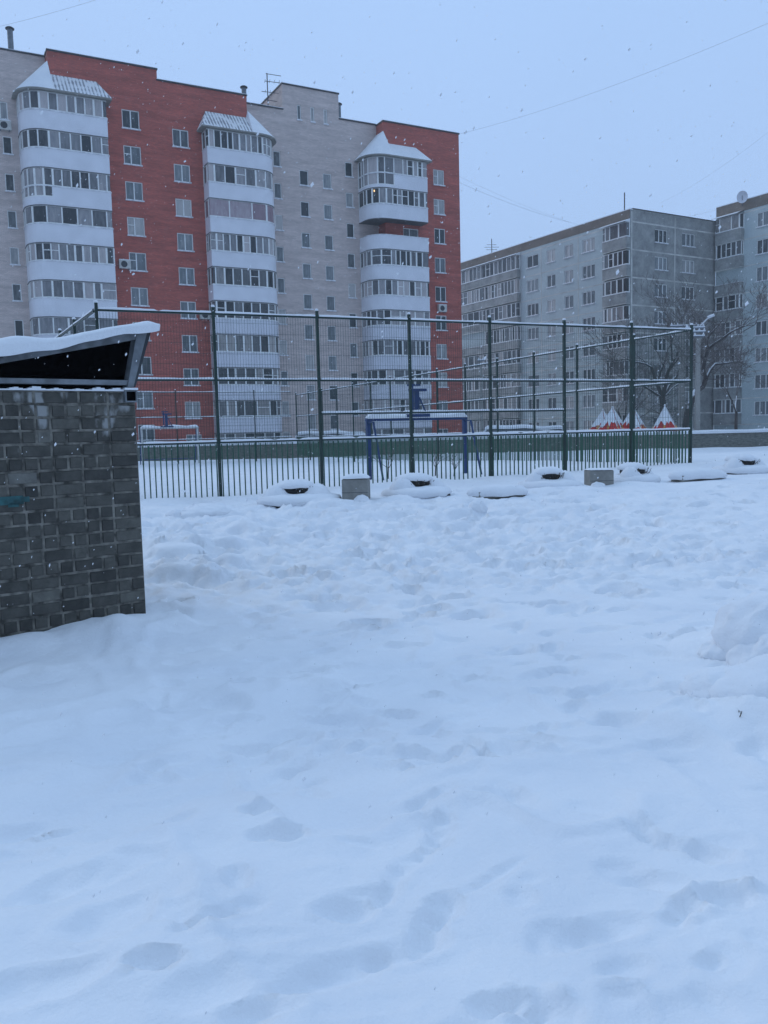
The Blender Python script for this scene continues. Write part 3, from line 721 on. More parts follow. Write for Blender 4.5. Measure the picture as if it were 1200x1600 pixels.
# balconies
for k in range(10):
    zb = 24.92-2.625*k; zt = zb+1.31; zp = zb-2.625+1.31+.02
    balcony(bA, arc_path(-1.30, -7.08, left=True), zb, zt, zp, panel='white_panel' if k < 6 else 'ribbed_panel', seed=100+k, tall=(0, 3.6, .72) if k == 2 else None)
for k in range(10):
    zb = 23.93-2.62*k; zt = zb+1.44; zp = zb-2.62+1.44+.02
    balcony(bA, arc_path(6.22, 11.98, left=False), zb, zt, zp, panel='white_panel' if k < 5 else 'ribbed_panel', seed=203+k, pane='pane_tone_dark' if k > 3 else ('pane_tone_pink' if k == 2 else 'pane_tone'), gaps=1.25 if k == 2 else None)
for k in range(10):
    zb = 23.86-2.60*k; zt = zb+1.40; zp = zb-2.60+1.40+.02
    balcony(bA, arc_path(26.12, 20.62, left=True), zb, zt, zp, glazed=(k != 2), panel='white_panel' if k < 5 else 'ribbed_panel', seed=303+k, tall=(0, 4.0, .95) if k == 0 else None, gaps=.6 if k in (0, 3, 4) else None)
# little roofs over the balcony columns
def balc_roof(x_corner, x_arc, x_sq, left, z_e, z_ap, z_r, snow=False):
    s = 1 if left else -1
    ov = .32; r = 1.5; cy = .25; n = 8
    cx = x_arc+s*r
    ring = [(x_arc-s*ov, GYW)] + [(cx-s*(r+ov)*math.cos(t), cy-(r+ov)*math.sin(t)) for t in [math.pi/2*k/n for k in range(n+1)]] + [(x_corner+s*.1, -1.25-ov)]
    mbc = MB(); ap = (x_corner-s*.03, -.05, z_ap); ap2 = (x_corner-s*.03, GYW-.02, z_ap-.0)
    R3 = [(a, b, z_e) for a, b in ring]
    for a, b in zip(R3[:-1], R3[1:]): mbc.tri(*( (a, b, ap) if left else (b, a, ap) ))
    mbc.tri(R3[0], ap, ap2)
    rs = (x_corner+s*.1, -.03, z_r); re_ = (x_sq-s*.45, -.03, z_r); e0 = R3[-1]; e1 = (x_sq+s*ov, -1.25-ov, z_e); e2 = (x_sq+s*ov, -.03, z_e)
    mbc.tri(ap, rs, e0)
    mbs = MB(); mbs.quad(e0, e1, re_, rs); mbs.tri(e1, e2, re_)
    rf = mbs.build('roof', M['corr_roof'] if not snow else M['snow_small'], bA)
    mbc.build('corner_cone', M['snow_small'], rf)
    und = MB()
    allr = R3 + [e1, e2]
    for a, b in zip(allr[:-1], allr[1:]): und.quad((a[0], a[1], a[2]-.10), (b[0], b[1], b[2]-.10), b, a)
    c0 = (x_corner, .3, z_e-.10)
    for a, b in zip(allr[:-1], allr[1:]): und.tri((a[0], a[1], a[2]-.10), (b[0], b[1], b[2]-.10), c0)
    und.build('eave', M['concrete'], rf)
balc_roof(-5, -7.12, -1.22, True, 26.36, 28.85, 27.95)
balc_roof(10, 12.1, 6.1, False, 25.50, 27.65, 27.1)
balc_roof(22.5, 20.52, 26.2, True, 25.38, 27.85, 26.85, True)
# vent pipes on the roof
for (x, y, z0, z1) in ((-7.2, GYW+.6, 29.6, 31.5), (10.5, GYW+.6, 28.6, 30.3), (19.15, GYW+.6, 28.6, 30.3)):
    m_ = MB(); m_.tube([(x, y, z0), (x, y, z1-.12)], .20, 12); c = m_.build('chimney', M['metal_grey'], bA, smooth=False)
    m_ = MB(); m_.lathe([(.0, z1-.12), (.30, z1-.12), (.32, z1-.06), (.22, z1+.02), (0, z1+.05)], x, y, 14); m_.build('cowl', M['coping'], c)
m_ = MB(); m_.box(10.9, 13.2, 3.2, 5, 28.6, 29.55); m_.build('roof_hatch', M['metal_grey'], bA)
# odd lit things behind glass
m_ = MB(); m_.box(-8.12, -7.70, GYW+.115, GYW+.119, 22.47, 22.62); m_.build('grow_light', M['purple'], bA)
m_ = MB(); m_.box(20.95, 21.05, -.88, -.86, 22.3, 22.45); m_.build('ceiling_lamp', M['warm'], bA)

def A_world(x, y, z):
    c, s = math.cos(HEAD(HA)), math.sin(HEAD(HA)); return (A0[0]+x*c-y*s, A0[1]+x*s+y*c, z)
def ac_unit(x, y, z, label, h=HA, conv=A_world, sc_=1.0):
    t = thing('air_conditioner', label, 'air conditioner', conv(x, y, z), HEAD(h), 'outdoor air conditioner units on the brick block')
    m_ = MB(); m_.box(0, .85*sc_, -.36, -.06, 0, .62*sc_); m_.build('housing', M['ac_white'], t)
    m_ = MB(); cx, cz, r = .36*sc_, .31*sc_, .24*sc_
    for k in range(20):
        a, b = 2*math.pi*k/20, 2*math.pi*(k+1)/20
        m_.tri((cx, -.368, cz), (cx+r*math.cos(a), -.368, cz+r*math.sin(a)), (cx+r*math.cos(b), -.368, cz+r*math.sin(b)))
    m_.build('fan', M['coping'], t)
    m_ = MB(); m_.box(.1, .15, -.34, 0, -.06, 0); m_.box(.68, .73, -.34, 0, -.06, 0); m_.build('bracket', M['metal_grey'], t)
    m_ = MB(); m_.box(.0, .85*sc_, -.36, -.06, .62*sc_, .62*sc_+.05); m_.build('snow_cap', M['snow_small'], t)
ac_unit(-8.45, GYW, 23.95, 'air conditioner on pale brick just left of the top balconies, highest of the units')
ac_unit(-.75, 0, 14.45, 'air conditioner left of a window on red brick, between the two left balcony columns')
ac_unit(5.35, 0, 10.9, 'air conditioner on red brick just left of the middle balcony column')
ac_unit(27.72, 0, 12.48, 'air conditioner under a window on the red brick right end of the block')
t = thing('roof_antenna', 'tall comb-like television aerial beside the lift house on the brick block roof', 'antenna', A_world(12.7, 2.2, 28.6), HEAD(HA+15))
m_ = MB(); m_.tube([(0, 0, 0), (0, 0, 3.25)], .045, 6); m_.build('mast', M['mast'], t)
m_ = MB()
for z, l, r_ in ((3.2, 1.4, -.1), (2.6, 1.8, -.2), (1.75, 1.6, -.5), (1.1, 1.0, -.3)): m_.tube([(r_, 0, z), (l-.2, .2, z-.02)], .028, 5)
for z in (2.6, 1.75): 
    for x in (-.2, .2, .6, 1.0): m_.tube([(x, -.35, z), (x, .35, z)], .018, 4)
m_.build('aerial', M['mast'], t)

# ------------------------------------------------------------------ building B: grey panel block, eight storeys seen
_p = at(983.5, 666, 85.0); B0 = (_p.x, _p.y, 0); HG = 59.8
bB = thing('panel_building', 'long grey and pale blue concrete panel apartment block whose corner faces the court', 'building', B0, HEAD(HG))
LF = R(-90)
mb = MB(); hs = []; ww = []
for k in range(8):
    z = 19.93-2.69*k
    hs += [(3.5, 5.33, z, z+1.30), (7.5, 9.42, z, z+1.30)]; ww += [(3.5, z, 1.83, 1.30, 3), (7.5, z, 1.92, 1.30, 3)]
wall_holes(mb, 0, 12.7, 0, 22.6, hs); 
mb.quad((12.7, 0, 0), (12.7, 29, 0), (12.7, 29, 22.6), (12.7, 0, 22.6)); mb.quad((12.7, 29, 0), (0, 29, 0), (0, 29, 22.6), (12.7, 29, 22.6)); mb.quad((0, 0, 22.4), (12.7, 0, 22.4), (12.7, 29, 22.4), (0, 29, 22.4))
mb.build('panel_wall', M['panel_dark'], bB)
for (x, z, a, b, kd) in ww: window(bB, x, z, a, b, 0, kd)
hs = []; ww = []
# local x in the left face frame runs from the far end (negative) to the corner (0)
for k in range(8):
    z = 19.80-2.69*k
    for (x0, wd, kd) in ((-6.65, 1.85, 3), (-9.38, 1.38, 2), (-12.2, 1.38, 2), (-15.6, 1.95, 3)):
        hs.append((x0, x0+wd, z, z+1.33)); ww.append((x0, z, wd, 1.33, kd if (k+int(-x0)) % 5 else 2))
mb = MB(); wall_holes(mb, -29, 0, 0, 21.9, hs)
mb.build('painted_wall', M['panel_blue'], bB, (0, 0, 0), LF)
for (x, z, a, b, kd) in ww: window(bB, x, z, a, b, 0, kd, LF)
mb = MB(); mb.box(-29, -.02, -.03, .30, 21.9, 22.75); mb.build('parapet', M['parapet_band'], bB, (0, 0, 0), LF)
mb = MB(); mb.box(0.0, 12.7, -.03, .25, 22.6, 22.82)
mb.build('parapet', M['panel_dark'], bB)
mb = MB(); mb.box(-29, .05, -.06, .35, 22.751, 22.83); mb.build('roof_snow', M['snow_small'], bB, (0, 0, 0), LF)
mb = MB(); mb.box(.32, 12.75, -.08, .25, 22.821, 22.90); mb.build('roof_edge', M['coping'], bB)
mb = MB()
for z in [21.62-2.69*k for k in range(8)]: mb.box(.35, 6.36, -.012, 0, z-.07, z+.07); mb.box(6.5, 12.6, -.012, 0, z-.07, z+.07)
mb.box(.15, .33, -.014, 0, 0, 22.6); mb.box(6.37, 6.49, -.014, 0, 3, 22.6)
mb.build('joint_sealing', M['seam'], bB)
mb = MB()
for z in [21.57-2.70*k for k in range(8)]: mb.box(-16.7, -13.2, -.012, 0, z-.05, z+.05); mb.box(-13.1, -7.3, -.012, 0, z-.05, z+.05); mb.box(-7.2, -3.75, -.012, 0, z-.05, z+.05)
for x in (-13.15, -7.25): mb.box(x-.045, x+.045, -.014, 0, 0, 21.9)
mb.build('joint_sealing', M['seam'], bB, (0, 0, 0), LF)
for k in range(8):
    zb = 20.12-2.69*k
    for (x0, x1, sd_) in ((-3.25, -.06, 400), (-23.1, -16.85, 500), (-28.9, -23.2, 600)):
        off = -.42
        seen = not (k == 3 and x0 < -28) 
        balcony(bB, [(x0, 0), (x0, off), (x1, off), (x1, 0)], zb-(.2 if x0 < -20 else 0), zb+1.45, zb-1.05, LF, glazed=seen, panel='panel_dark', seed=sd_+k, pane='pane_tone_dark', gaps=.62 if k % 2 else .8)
    if k == 0:
        for (x0, x1) in ((-3.4, 0.02), (-29, -16.75)):
            mb = MB()
            mb.quad((x0, -.75, 21.62), (x1, -.75, 21.62), (x1, .0, 21.9), (x0, .0, 21.9)); mb.quad((x0, -.75, 21.55), (x1, -.75, 21.55), (x1, -.75, 21.62), (x0, -.75, 21.62)); mb.quad((x1, -.75, 21.55), (x1, 0, 21.55), (x1, 0, 21.9), (x1, -.75, 21.62))
            mb.build('loggia_roof', M['snow_small'], bB, (0, 0, 0), LF)
def B_world(x, y, z):
    c, s = math.cos(HEAD(HG)), math.sin(HEAD(HG)); return (B0[0]+x*c-y*s, B0[1]+x*s+y*c, z)
t = thing('roof_mast', 'thin straight mast on the roof corner of the grey panel block', 'mast', B_world(.5, 1.2, 22.4)); m_ = MB(); m_.tube([(0, 0, 0), (0, 0, 2.3)], .06, 6); m_.build('pole', M['mast'], t)
m_ = MB(); m_.box(-.2, .2, -.2, .2, 0, .12); m_.build('foot', M['mast'], t)
t = thing('roof_antenna', 'small television aerial on the roof of the grey panel block near the red brick', 'antenna', B_world(1.5, 24.0, 22.4))
m_ = MB(); m_.tube([(0, 0, 0), (0, 0, 2.6)], .05, 6); m_.build('mast', M['mast'], t)
m_ = MB(); m_.tube([(-.9, 0, 1.6), (.9, .1, 1.6)], .03, 4); m_.tube([(-.6, 0, 1.9), (.6, .1, 1.9)], .03, 4); m_.tube([(-.7, 0, 1.3), (.7, .1, 1.3)], .03, 4); m_.build('aerial', M['mast'], t)

# ------------------------------------------------------------------ building C: taller stagger of the panel block on the right
C0 = B_world(12.72, -.02, 0); HC = HG+90
bC = thing('panel_building', 'pale blue panel apartment block at the right edge with a satellite dish on its roof', 'building', C0, HEAD(HC))
hs = []; ww = []
for k in range(8):
    z = 21.20-2.69*k
    for (x0, wd, kd) in ((4.85, 1.95, 3), (8.6, 1.9, 3), (12.3, 1.4, 2)):
        hs.append((x0, x0+wd, z, z+1.42)); ww.append((x0, z, wd, 1.42, kd))
mb = MB(); wall_holes(mb, 0, 20, 0, 23.2, hs)
mb.quad((20, 0, 0), (20, 13, 0), (20, 13, 23.2), (20, 0, 23.2)); mb.quad((0, 13, 0), (0, 0, 0), (0, 0, 23.2), (0, 13, 23.2)); mb.quad((20, 13, 0), (0, 13, 0), (0, 13, 23.2), (20, 13, 23.2)); mb.quad((0, 0, 23.1), (20, 0, 23.1), (20, 13, 23.1), (0, 13, 23.1))
mb.build('painted_wall', M['panel_blue'], bC)
for (x, z, a, b, kd) in ww: window(bC, x, z, a, b, 0, kd)
mb = MB(); mb.box(0, 20, -.03, .3, 23.2, 24.25); mb.build('parapet', M['parapet_band'], bC)
mb = MB(); mb.box(0, 20, -.06, .33, 24.251, 24.33); mb.build('roof_snow', M['snow_small'], bC)
mb = MB()
for z in [22.98-2.69*k for k in range(9)]: mb.box(3.3, 20, -.012, 0, z-.05, z+.05)
mb.build('joint_sealing', M['seam'], bC)
for k in range(8):
    zb = 21.45-2.69*k
    balcony(bC, [(0.30, 0), (.30, -.45), (3.35, -.45), (3.35, 0)], zb, zb+1.5, zb-1.15, glazed=k != 2, panel='panel_dark', seed=700+k, pane='pane_tone_dark', gaps=.6 if k else .95)
mb = MB(); mb.quad((0, -.85, 23.0), (3.3, -.85, 23.0), (3.3, 0, 23.3), (0, 0, 23.3)); mb.quad((0, -.85, 22.93), (3.3, -.85, 22.93), (3.3, -.85, 23.0), (0, -.85, 23.0)); mb.build('loggia_roof', M['snow_small'], bC)
def C_world(x, y, z):
    c, s = math.cos(HEAD(HC)), math.sin(HEAD(HC)); return (C0[0]+x*c-y*s, C0[1]+x*s+y*c, z)
t = thing('satellite_dish', 'round white satellite dish on the roof corner of the right hand panel block', 'satellite dish', C_world(3.2, -.1, 24.0), R(-24))
m_ = MB(); n = 20; rd = .62
for i in range(6):
    r0, r1 = rd*i/6, rd*(i+1)/6
    for j in range(n):
        a, b = 2*math.pi*j/n, 2*math.pi*(j+1)/n
        f_ = lambda r, q: (r*math.cos(q)*.85, -.55+.38*(r/rd)**2*-1+.3, .45+r*math.sin(q)*1.0)
        m_.quad(f_(r0, a), f_(r1, a), f_(r1, b), f_(r0, b))
m_.build('reflector', M['white_panel'], t, smooth=True)
m_ = MB(); m_.tube([(0, 0, -.3), (0, -.1, .4)], .05, 6); m_.tube([(0, -.3, .2), (0, -1.0, .5)], .03, 5); m_.build('arm', M['mast'], t)

# ------------------------------------------------------------------ low stone wall behind the court
WZ = 1.05
t = thing('stone_wall', 'low rough stone retaining wall with a thick snow cap running behind the court', 'wall', (0, WALL_Y, 0))
m_ = MB()
m_.box(-62, 62, 0, .45, -.4, WZ-.1); m_.build('masonry', M['stone_wall'], t)
m_ = MB(); n = 420; xs = np.linspace(-62, 62, n)
top = WZ+.02+.10*fbm(xs*.45, xs*0+2, 4, 5)+.05*fbm(xs*2, xs*0, 2, 9)
for i in range(n-1):
    x0, x1, a, b = xs[i], xs[i+1], float(top[i]), float(top[i+1])
    m_.quad((x0, -.10, WZ-.13), (x1, -.10, WZ-.13), (x1, -.12, b-.08), (x0, -.12, a-.08)); m_.quad((x0, -.12, a-.08), (x1, -.12, b-.08), (x1, .1, b), (x0, .1, a)); m_.quad((x0, .1, a), (x1, .1, b), (x1, .9, b), (x0, .9, a)); m_.quad((x0, .9, a), (x1, .9, b), (x1, 1.3, .8), (x0, 1.3, .8))
m_.build('snow_cap', M['snow_small'], t, smooth=True)

# ------------------------------------------------------------------ sports court fence
HF = 66.3
F0 = (-3.39, 17.5, 0)
def fence(name, label, origin, heading, posts, zbase, ztop=4.02, zmid=2.68, zlow=1.40, extra=None, pick=True, wire=.0020, dx=.058, dz=.21, vw=.011, skip=0):
    t = thing(name, label, 'fence', origin, HEAD(heading), 'fences round the sports court')
    rr = random.Random(len(posts)*7+int(heading))
    for x in posts[skip:]:
        m_ = MB(); m_.box(x-.03, x+.03, -.03, .03, -.25, ztop+.12); p = m_.build('post', M['fence'], t)
        m_ = MB(); m_.lathe([(.034, ztop+.121), (.042, ztop+.14), (.03, ztop+.165), (0, ztop+.172)], x, 0, 8); m_.build('snow_cap', M['snow_small'], p, smooth=True)
    for a, b in zip(posts[:-1], posts[1:]):
        w_ = b-a
        for z, nm in ((ztop, 'top'), (zmid, 'mid'), (zlow, 'low')) + (((extra, 'extra'),) if extra and extra and 2.0 < a < 8.0 else ()):
            m_ = MB(); m_.box(a+.03, b-.03, -.02, .02, z-.036, z-.0); r_ = m_.build('rail', M['fence'], t)
            m_ = MB(); n = max(6, int(w_/.09))
            hh = [.034+.008*rr.random()+.008*math.sin(k*.31+a*3) for k in range(n+1)]; hh = [max(.004, h+(-.04 if rr.random() < .03 else 0)) for h in hh]
            for k in range(n):
                x0, x1 = a+.045+(w_-.09)*k/n, a+.045+(w_-.09)*(k+1)/n
                q = [(-.033, z), (-.030, z+hh[k]*.7), (0, z+hh[k]), (.030, z+hh[k]*.7), (.033, z)]; s_ = [(-.033, z), (-.030, z+hh[k+1]*.7), (0, z+hh[k+1]), (.030, z+hh[k+1]*.7), (.033, z)]
                for j in range(4): m_.quad((x0, q[j][0], q[j][1]), (x1, s_[j][0], s_[j][1]), (x1, s_[j+1][0], s_[j+1][1]), (x0, q[j+1][0], q[j+1][1]))
            m_.build('snow_ridge', M['snow_small'], r_, smooth=True)
        # welded wire mesh of the upper zone
        m_ = MB(); x = a+.06
        while x < b-.05: m_.box(x-wire, x+wire, -.036, -.036+2*wire, zlow+.06, ztop-.046); x += dx
        z = zlow+.12
        while z < ztop-.06: m_.box(a+.045, b-.045, -.030, -.030+2*wire, z-wire, z+wire); z += dz
        m_.build('mesh_panel', M['fence_wire'], t)
        if pick:
            m_ = MB(); n = int(round(w_/.116))
            for k in range(n):
                x = a+w_*(k+.5)/n; m_.box(x-vw, x+vw, -vw, vw, zbase+rr.uniform(-.03, .03), zlow-.046)
            m_.build('picket_panel', M['picket'], t)
    return t
fence('court_fence', 'near side of the green court fence, mesh above pickets, directly behind the tyre planters', F0, HF,
      [-2.27, 0, 2.24, 4.43, 6.53, 8.65, 10.72, 12.72], .16, extra=1.96)
_c, _s = math.cos(HEAD(HF)), math.sin(HEAD(HF))
def F_w(x, y, z=0): return (F0[0]+x*_c-y*_s, F0[1]+x*_s+y*_c, z)
corner = F_w(12.72, 0)
fence('court_fence', 'right side of the green court fence running away from the near right corner post', F_w(12.75, .1), HF-90, [0.05, 2.2]+[2.42*k+.05 for k in range(2, 15)], .2, zmid=2.68, dx=.116, wire=.0019, skip=1)
fence('court_fence', 'left side of the green court fence, sinking behind the snowy roof of the shed', F_w(-2.29, .1), -29.0, [.05, 2.39, 4.43, 6.85, 9.27, 11.7, 14.1, 16.5, 18.9, 21.3, 23.7, 26.1, 28.5, 30.9, 33.3], .2, dx=.116, wire=.0019, skip=1)
fc = at(457, 680, 54.0)
fence('court_fence', 'far end of the green court fence seen through the near mesh before the brick block', (fc.x, fc.y, 0), HF+180, [2.42*k for k in range(0, 10)], .2, ztop=4.25, zmid=2.75, dx=.116, wire=.003, skip=1)

# ------------------------------------------------------------------ goals with basketball frames
def goal(x0, x1, y, hgt, label, body, origin_fn, brace=-1, back=1.0, hoop=True, snow=.11, hx=None):
    t = thing('football_goal', label, 'goal', origin_fn(x0, y, .0), HEAD(HF), 'goals on the sports court')
    W_ = x1-x0; zb = 0.0
    for x in (0, W_):
        m_ = MB(); m_.box(x-.05, x+.05, -.05, .05, zb, hgt-.05); m_.build('goal_post', M[body], t)
        m_ = MB(); yb = back*brace
        m_.tube([(x+.0, 0, hgt-.08), (x+.25*(-1 if x == 0 else 1)*0, yb*.35, hgt-.08), (x, yb, zb)], .028, 6); m_.build('back_stay', M['goal_blue'], t)
    m_ = MB(); m_.box(-.06, W_+.06, -.055, .055, hgt-.05, hgt+.015); cb = m_.build('crossbar', M[body], t)
    m_ = MB(); n = 40; rr = random.Random(3)
    hh = [snow*(.75+.25*math.sin(k*.35)+.12*rr.random()) for k in range(n+1)]; hh[0] = hh[n] = .03; hh[1] = hh[n-1] = snow*.7
    for k in range(n):
        xa, xb = -.06+(W_+.12)*k/n, -.06+(W_+.12)*(k+1)/n
        q = [(-.08, hgt+.016), (-.09, hgt+.015+hh[k]*.6), (0, hgt+.015+hh[k]), (.09, hgt+.015+hh[k]*.6), (.08, hgt+.016)]; s_ = [(-.08, hgt+.016), (-.09, hgt+.015+hh[k+1]*.6), (0, hgt+.015+hh[k+1]), (.09, hgt+.015+hh[k+1]*.6), (.08, hgt+.016)]
        for j in range(4): m_.quad((xa, *q[j]), (xb, *s_[j]), (xb, *s_[j+1]), (xa, *q[j+1]))
    m_.build('snow_ridge', M['snow_small'], cb, smooth=True)
    m_ = MB(); m_.tube([(0, yb, .25), (W_, yb, .25)], .022, 6); m_.build('ground_bar', M['goal_blue'], t)
    if hoop:
        h = hx if hx else W_*.5
        m_ = MB(); z = hgt+.06
        m_.box(h-.34, h+.34, -.12, .05, z-.02, z+.06); m_.box(h-.09, h+.05, -.08, .02, z+.06, z+.66); m_.box(h-.22, h+.26, -.10, .04, z+.66, z+.73)
        m_.box(h-.26, h+.08, -.10, .04, z+.80, z+.85); m_.beam((h+.06, -.05, z+.5), (h+.26, -.05, z+.06), .035, .035); m_.box(h-.2, h-.14, -.10, -.04, z+.1, z+.80)
        m_.build('hoop_bracket', M['goal_blue'], t)
    return t
goal(4.63, 7.50, 3.0, 1.86, 'blue football goal with thick snow on its crossbar, just behind the near fence', 'goal_blue', F_w, brace=-1, hx=1.42, snow=.20)
def far_fn(x, y, z): p = at(222, 690, 45.5); return (p.x, p.y, 0.1)
goal(0, 3.0, 0, 1.95, 'pale football goal at the far left of the court, right of the brick shed', 'goal_white', far_fn, brace=1, hx=1.35, snow=.16)

# ------------------------------------------------------------------ brick shed on the left
S0 = (-2.058, 7.112, 0); HS = 52.0
shed = thing('brick_shed', 'dark grey brick shed with snow covered sloping lid roof at the left edge', 'shed', S0, HEAD(HS))
rr = random.Random(11)
m_ = MB(); ch = .1045; nrow = 19
def brickrow(k, z, face):
    """bricks of one course; face 0 = front (y=0 plane, x negative), 1 = right side (x=0 plane, y positive)"""
    Lr = 3.2 if face == 0 else 2.4
    header = (k % 2 == 1)
    x = 0.0 if face == 0 else 0.115
    first = True
    while x < Lr:
        if first: wd = rr.choice([.12, .235]) if k % 2 else .235
        else: wd = .115 if (header if rr.random() < .85 else not header) else .235
        first = False
        e = min(x+wd, Lr); tone = min(1, max(0, rr.gauss(.42, .13)))
        if z > 1.15 and rr.random() < .03: tone = rr.uniform(.8, .92)
        j = rr.uniform(-.003, .003); pr = rr.uniform(-.004, .005); dz_ = rr.uniform(-.003, .003)
        a0, a1 = x+.0065, e-.0065; z0, z1 = z+.007+dz_, z+ch-.007+dz_; c_ = .008
        if face == 0: P = lambda u, d, zz: (-u, d, zz)
        else: P = lambda u, d, zz: (-d, u, zz)
        # chamfered brick face
        f = [(a0+c_, -.006-pr, z0+c_), (a1-c_, -.006-pr+j, z0+c_), (a1-c_, -.006-pr, z1-c_), (a0+c_, -.006-pr+j, z1-c_)]
        g = [(a0, .010, z0), (a1, .010, z0), (a1, .010, z1), (a0, .010, z1)]
        F_ = [P(*q) for q in f]; G_ = [P(*q) for q in g]
        if face == 0:
            m_.quad(F_[1], F_[0], F_[3], F_[2], tone)
            for i in range(4): m_.quad(G_[i], F_[i], F_[(i+1) % 4], G_[(i+1) % 4], tone)
        else:
            m_.quad(*F_, tone)
            for i in range(4): m_.quad(F_[i], G_[i], G_[(i+1) % 4], F_[(i+1) % 4], tone)
        x = e
for k in range(nrow):
    z = -.09+k*ch
    brickrow(k, z, 0)
    x = .0
for k in range(nrow): brickrow(k, -.09+k*ch, 1)
wl = m_.build('brick_wall', M['shed_brick'], shed, tone=True)
m_ = MB(); m_.box(-3.2, -.004, .004, 2.4, -.3, 1.895); m_.build('mortar', M['mortar'], wl)
m_ = MB(); rr2 = random.Random(5)
for (x0, x1, z0, z1) in ((-1.16, -.945, 1.02, 1.085), (-1.06, -.98, 1.0, 1.03), (-1.3, -1.18, 1.0, 1.07), (-.95, -.90, 1.035, 1.075)): m_.box(x0, x1, -.0125, -.0105, z0, z1)
m_.build('paint_mark', M['teal_paint'], wl)
# snow lying on the top course
m_ = MB(); n = 90
for i in range(n):
    x0, x1 = -.10-3.0*i/n, -.10-3.0*(i+1)/n; h0 = .014+.010*math.sin(i*1.3)+.008*math.sin(i*.37); 
    m_.box(x1, x0, -.030, .06, 1.896, 1.896+max(.010, h0))
m_.build('wall_snow', M['snow_small'], shed)
# black box standing in for the deep shade under the lid
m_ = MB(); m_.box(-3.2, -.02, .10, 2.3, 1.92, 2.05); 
m_.build('lid_shade', M['shade_black'], shed)
# lid frame: bottom beam, leaning end post, top beam falling to the left
ft = -.045
def prism(mb, pts, y0, y1):
    n = len(pts); i = len(mb.v)
    mb.v += [(a, y0, z) for a, z in pts]+[(a, y1, z) for a, z in pts]
    mb.f.append(tuple(i+k for k in range(n))); mb.t.append(0); mb.f.append(tuple(i+n+k for k in reversed(range(n)))); mb.t.append(0)
    for k in range(n): mb.f.append((i+(k+1) % n, i+k, i+n+k, i+n+(k+1) % n)); mb.t.append(0)
m_ = MB(); prism(m_, [(-3.2, 1.945), (-.087, 1.945), (-.072, 1.985), (-3.2, 1.985)], ft, .05); m_.build('bottom_beam', M['frame_wood'], shed)
m_ = MB(); prism(m_, [(-.085, 1.930), (-.035, 1.930), (.110, 2.395), (.020, 2.378)], ft-.015, .05); m_.build('end_post', M['frame_wood'], shed)
m_ = MB(); prism(m_, [(-1.9, 1.912), (.018, 2.322), (.018, 2.390), (-1.9, 1.978)], ft-.006, .04); m_.build('top_beam', M['frame_wood'], shed)
m_ = MB(); prism(m_, [(-1.75, 1.986), (-.06, 1.986), (.03, 2.34), (-1.5, 2.0)], .055, .09); m_.build('gable_shade', M['shade_black'], shed)  # last one: black sheet painting the shade behind the lid frame
m_ = MB()   # roof sheet
roofz = lambda x: 2.395+(x-.11)*.2145
m_.v += []
for (x0, x1) in ((-3.2, -1.05), (-1.05, -.5), (-.5, -.06), (-.06, .155)):
    o_ = {-3.2: -.015, -1.05: -.003, -.5: .006, -.06: .010}[x0]
    z0, z1 = roofz(x0)+o_, roofz(x1)+o_
    i = len(m_.v); m_.v += [(x0, -.11, z0), (x1, -.11, z1), (x1, 2.6, z1), (x0, 2.6, z0), (x0, -.11, z0+.018), (x1, -.11, z1+.018), (x1, 2.6, z1+.018), (x0, 2.6, z0+.018)]
    for q in ((0, 3, 2, 1), (4, 5, 6, 7), (0, 1, 5, 4), (1, 2, 6, 5), (2, 3, 7, 6), (3, 0, 4, 7)): m_.f.append(tuple(i+k for k in q)); m_.t.append(0)
m_.build('roof', M['coping'], shed)
# right slope board of the lid (seen as the dark edge)
m_ = MB(); prism(m_, [(-.034, 1.93), (-.012, 1.93), (.148, 2.395), (.112, 2.395)], ft, 2.4); m_.build('end_board', M['coping'], shed)
# snow blanket on the lid
xs = np.concatenate([np.linspace(-3.25, .08, 84), np.linspace(.09, .176, 10)]); yy = np.concatenate([[-.145, -.165, -.15, -.11, -.04], np.linspace(.1, 2.6, 14)])
prof = [0, .35, .72, .93, 1.0]+[1.0]*14
m_ = MB(); vid = {}
for i, x in enumerate(xs):
    th = .034+.055*math.exp(-((x+.95)/.20)**2)+.010*math.sin(x*2.1+.4)+.03*float(fbm(np.array([x*1.7]), np.array([.3]), 3, 44)[0])
    th += .035*max(0, min(1, (-.75-x)/.3))
    th *= max(.12, min(1, ((.178-x)/.09)))**.5
    for j, y in enumerate(yy):
        wv = .012*float(fbm(np.array([x*5.0]), np.array([y*3]), 2, 7)[0])
        lip = -.02*(1-prof[j])*(math.sin(x*7)+math.sin(x*17)*.5)*.5
        vid[i, j] = len(m_.v); m_.v.append((float(x), float(y)-(.02*math.sin(x*3.1) if j < 4 else 0), roofz(x)+.018+th*prof[j]+wv+lip - (.035 if j == 0 else 0)))
for i in range(len(xs)-1):
    for j in range(len(yy)-1): m_.f.append((vid[i, j], vid[i+1, j], vid[i+1, j+1], vid[i, j+1])); m_.t.append(0)
i = len(xs)-1; cc = len(m_.v); 
m_.f.append(tuple([vid[i, j] for j in range(len(yy))])); m_.t.append(0)
m_.build('roof_snow', M['snow_small'], shed, smooth=True)
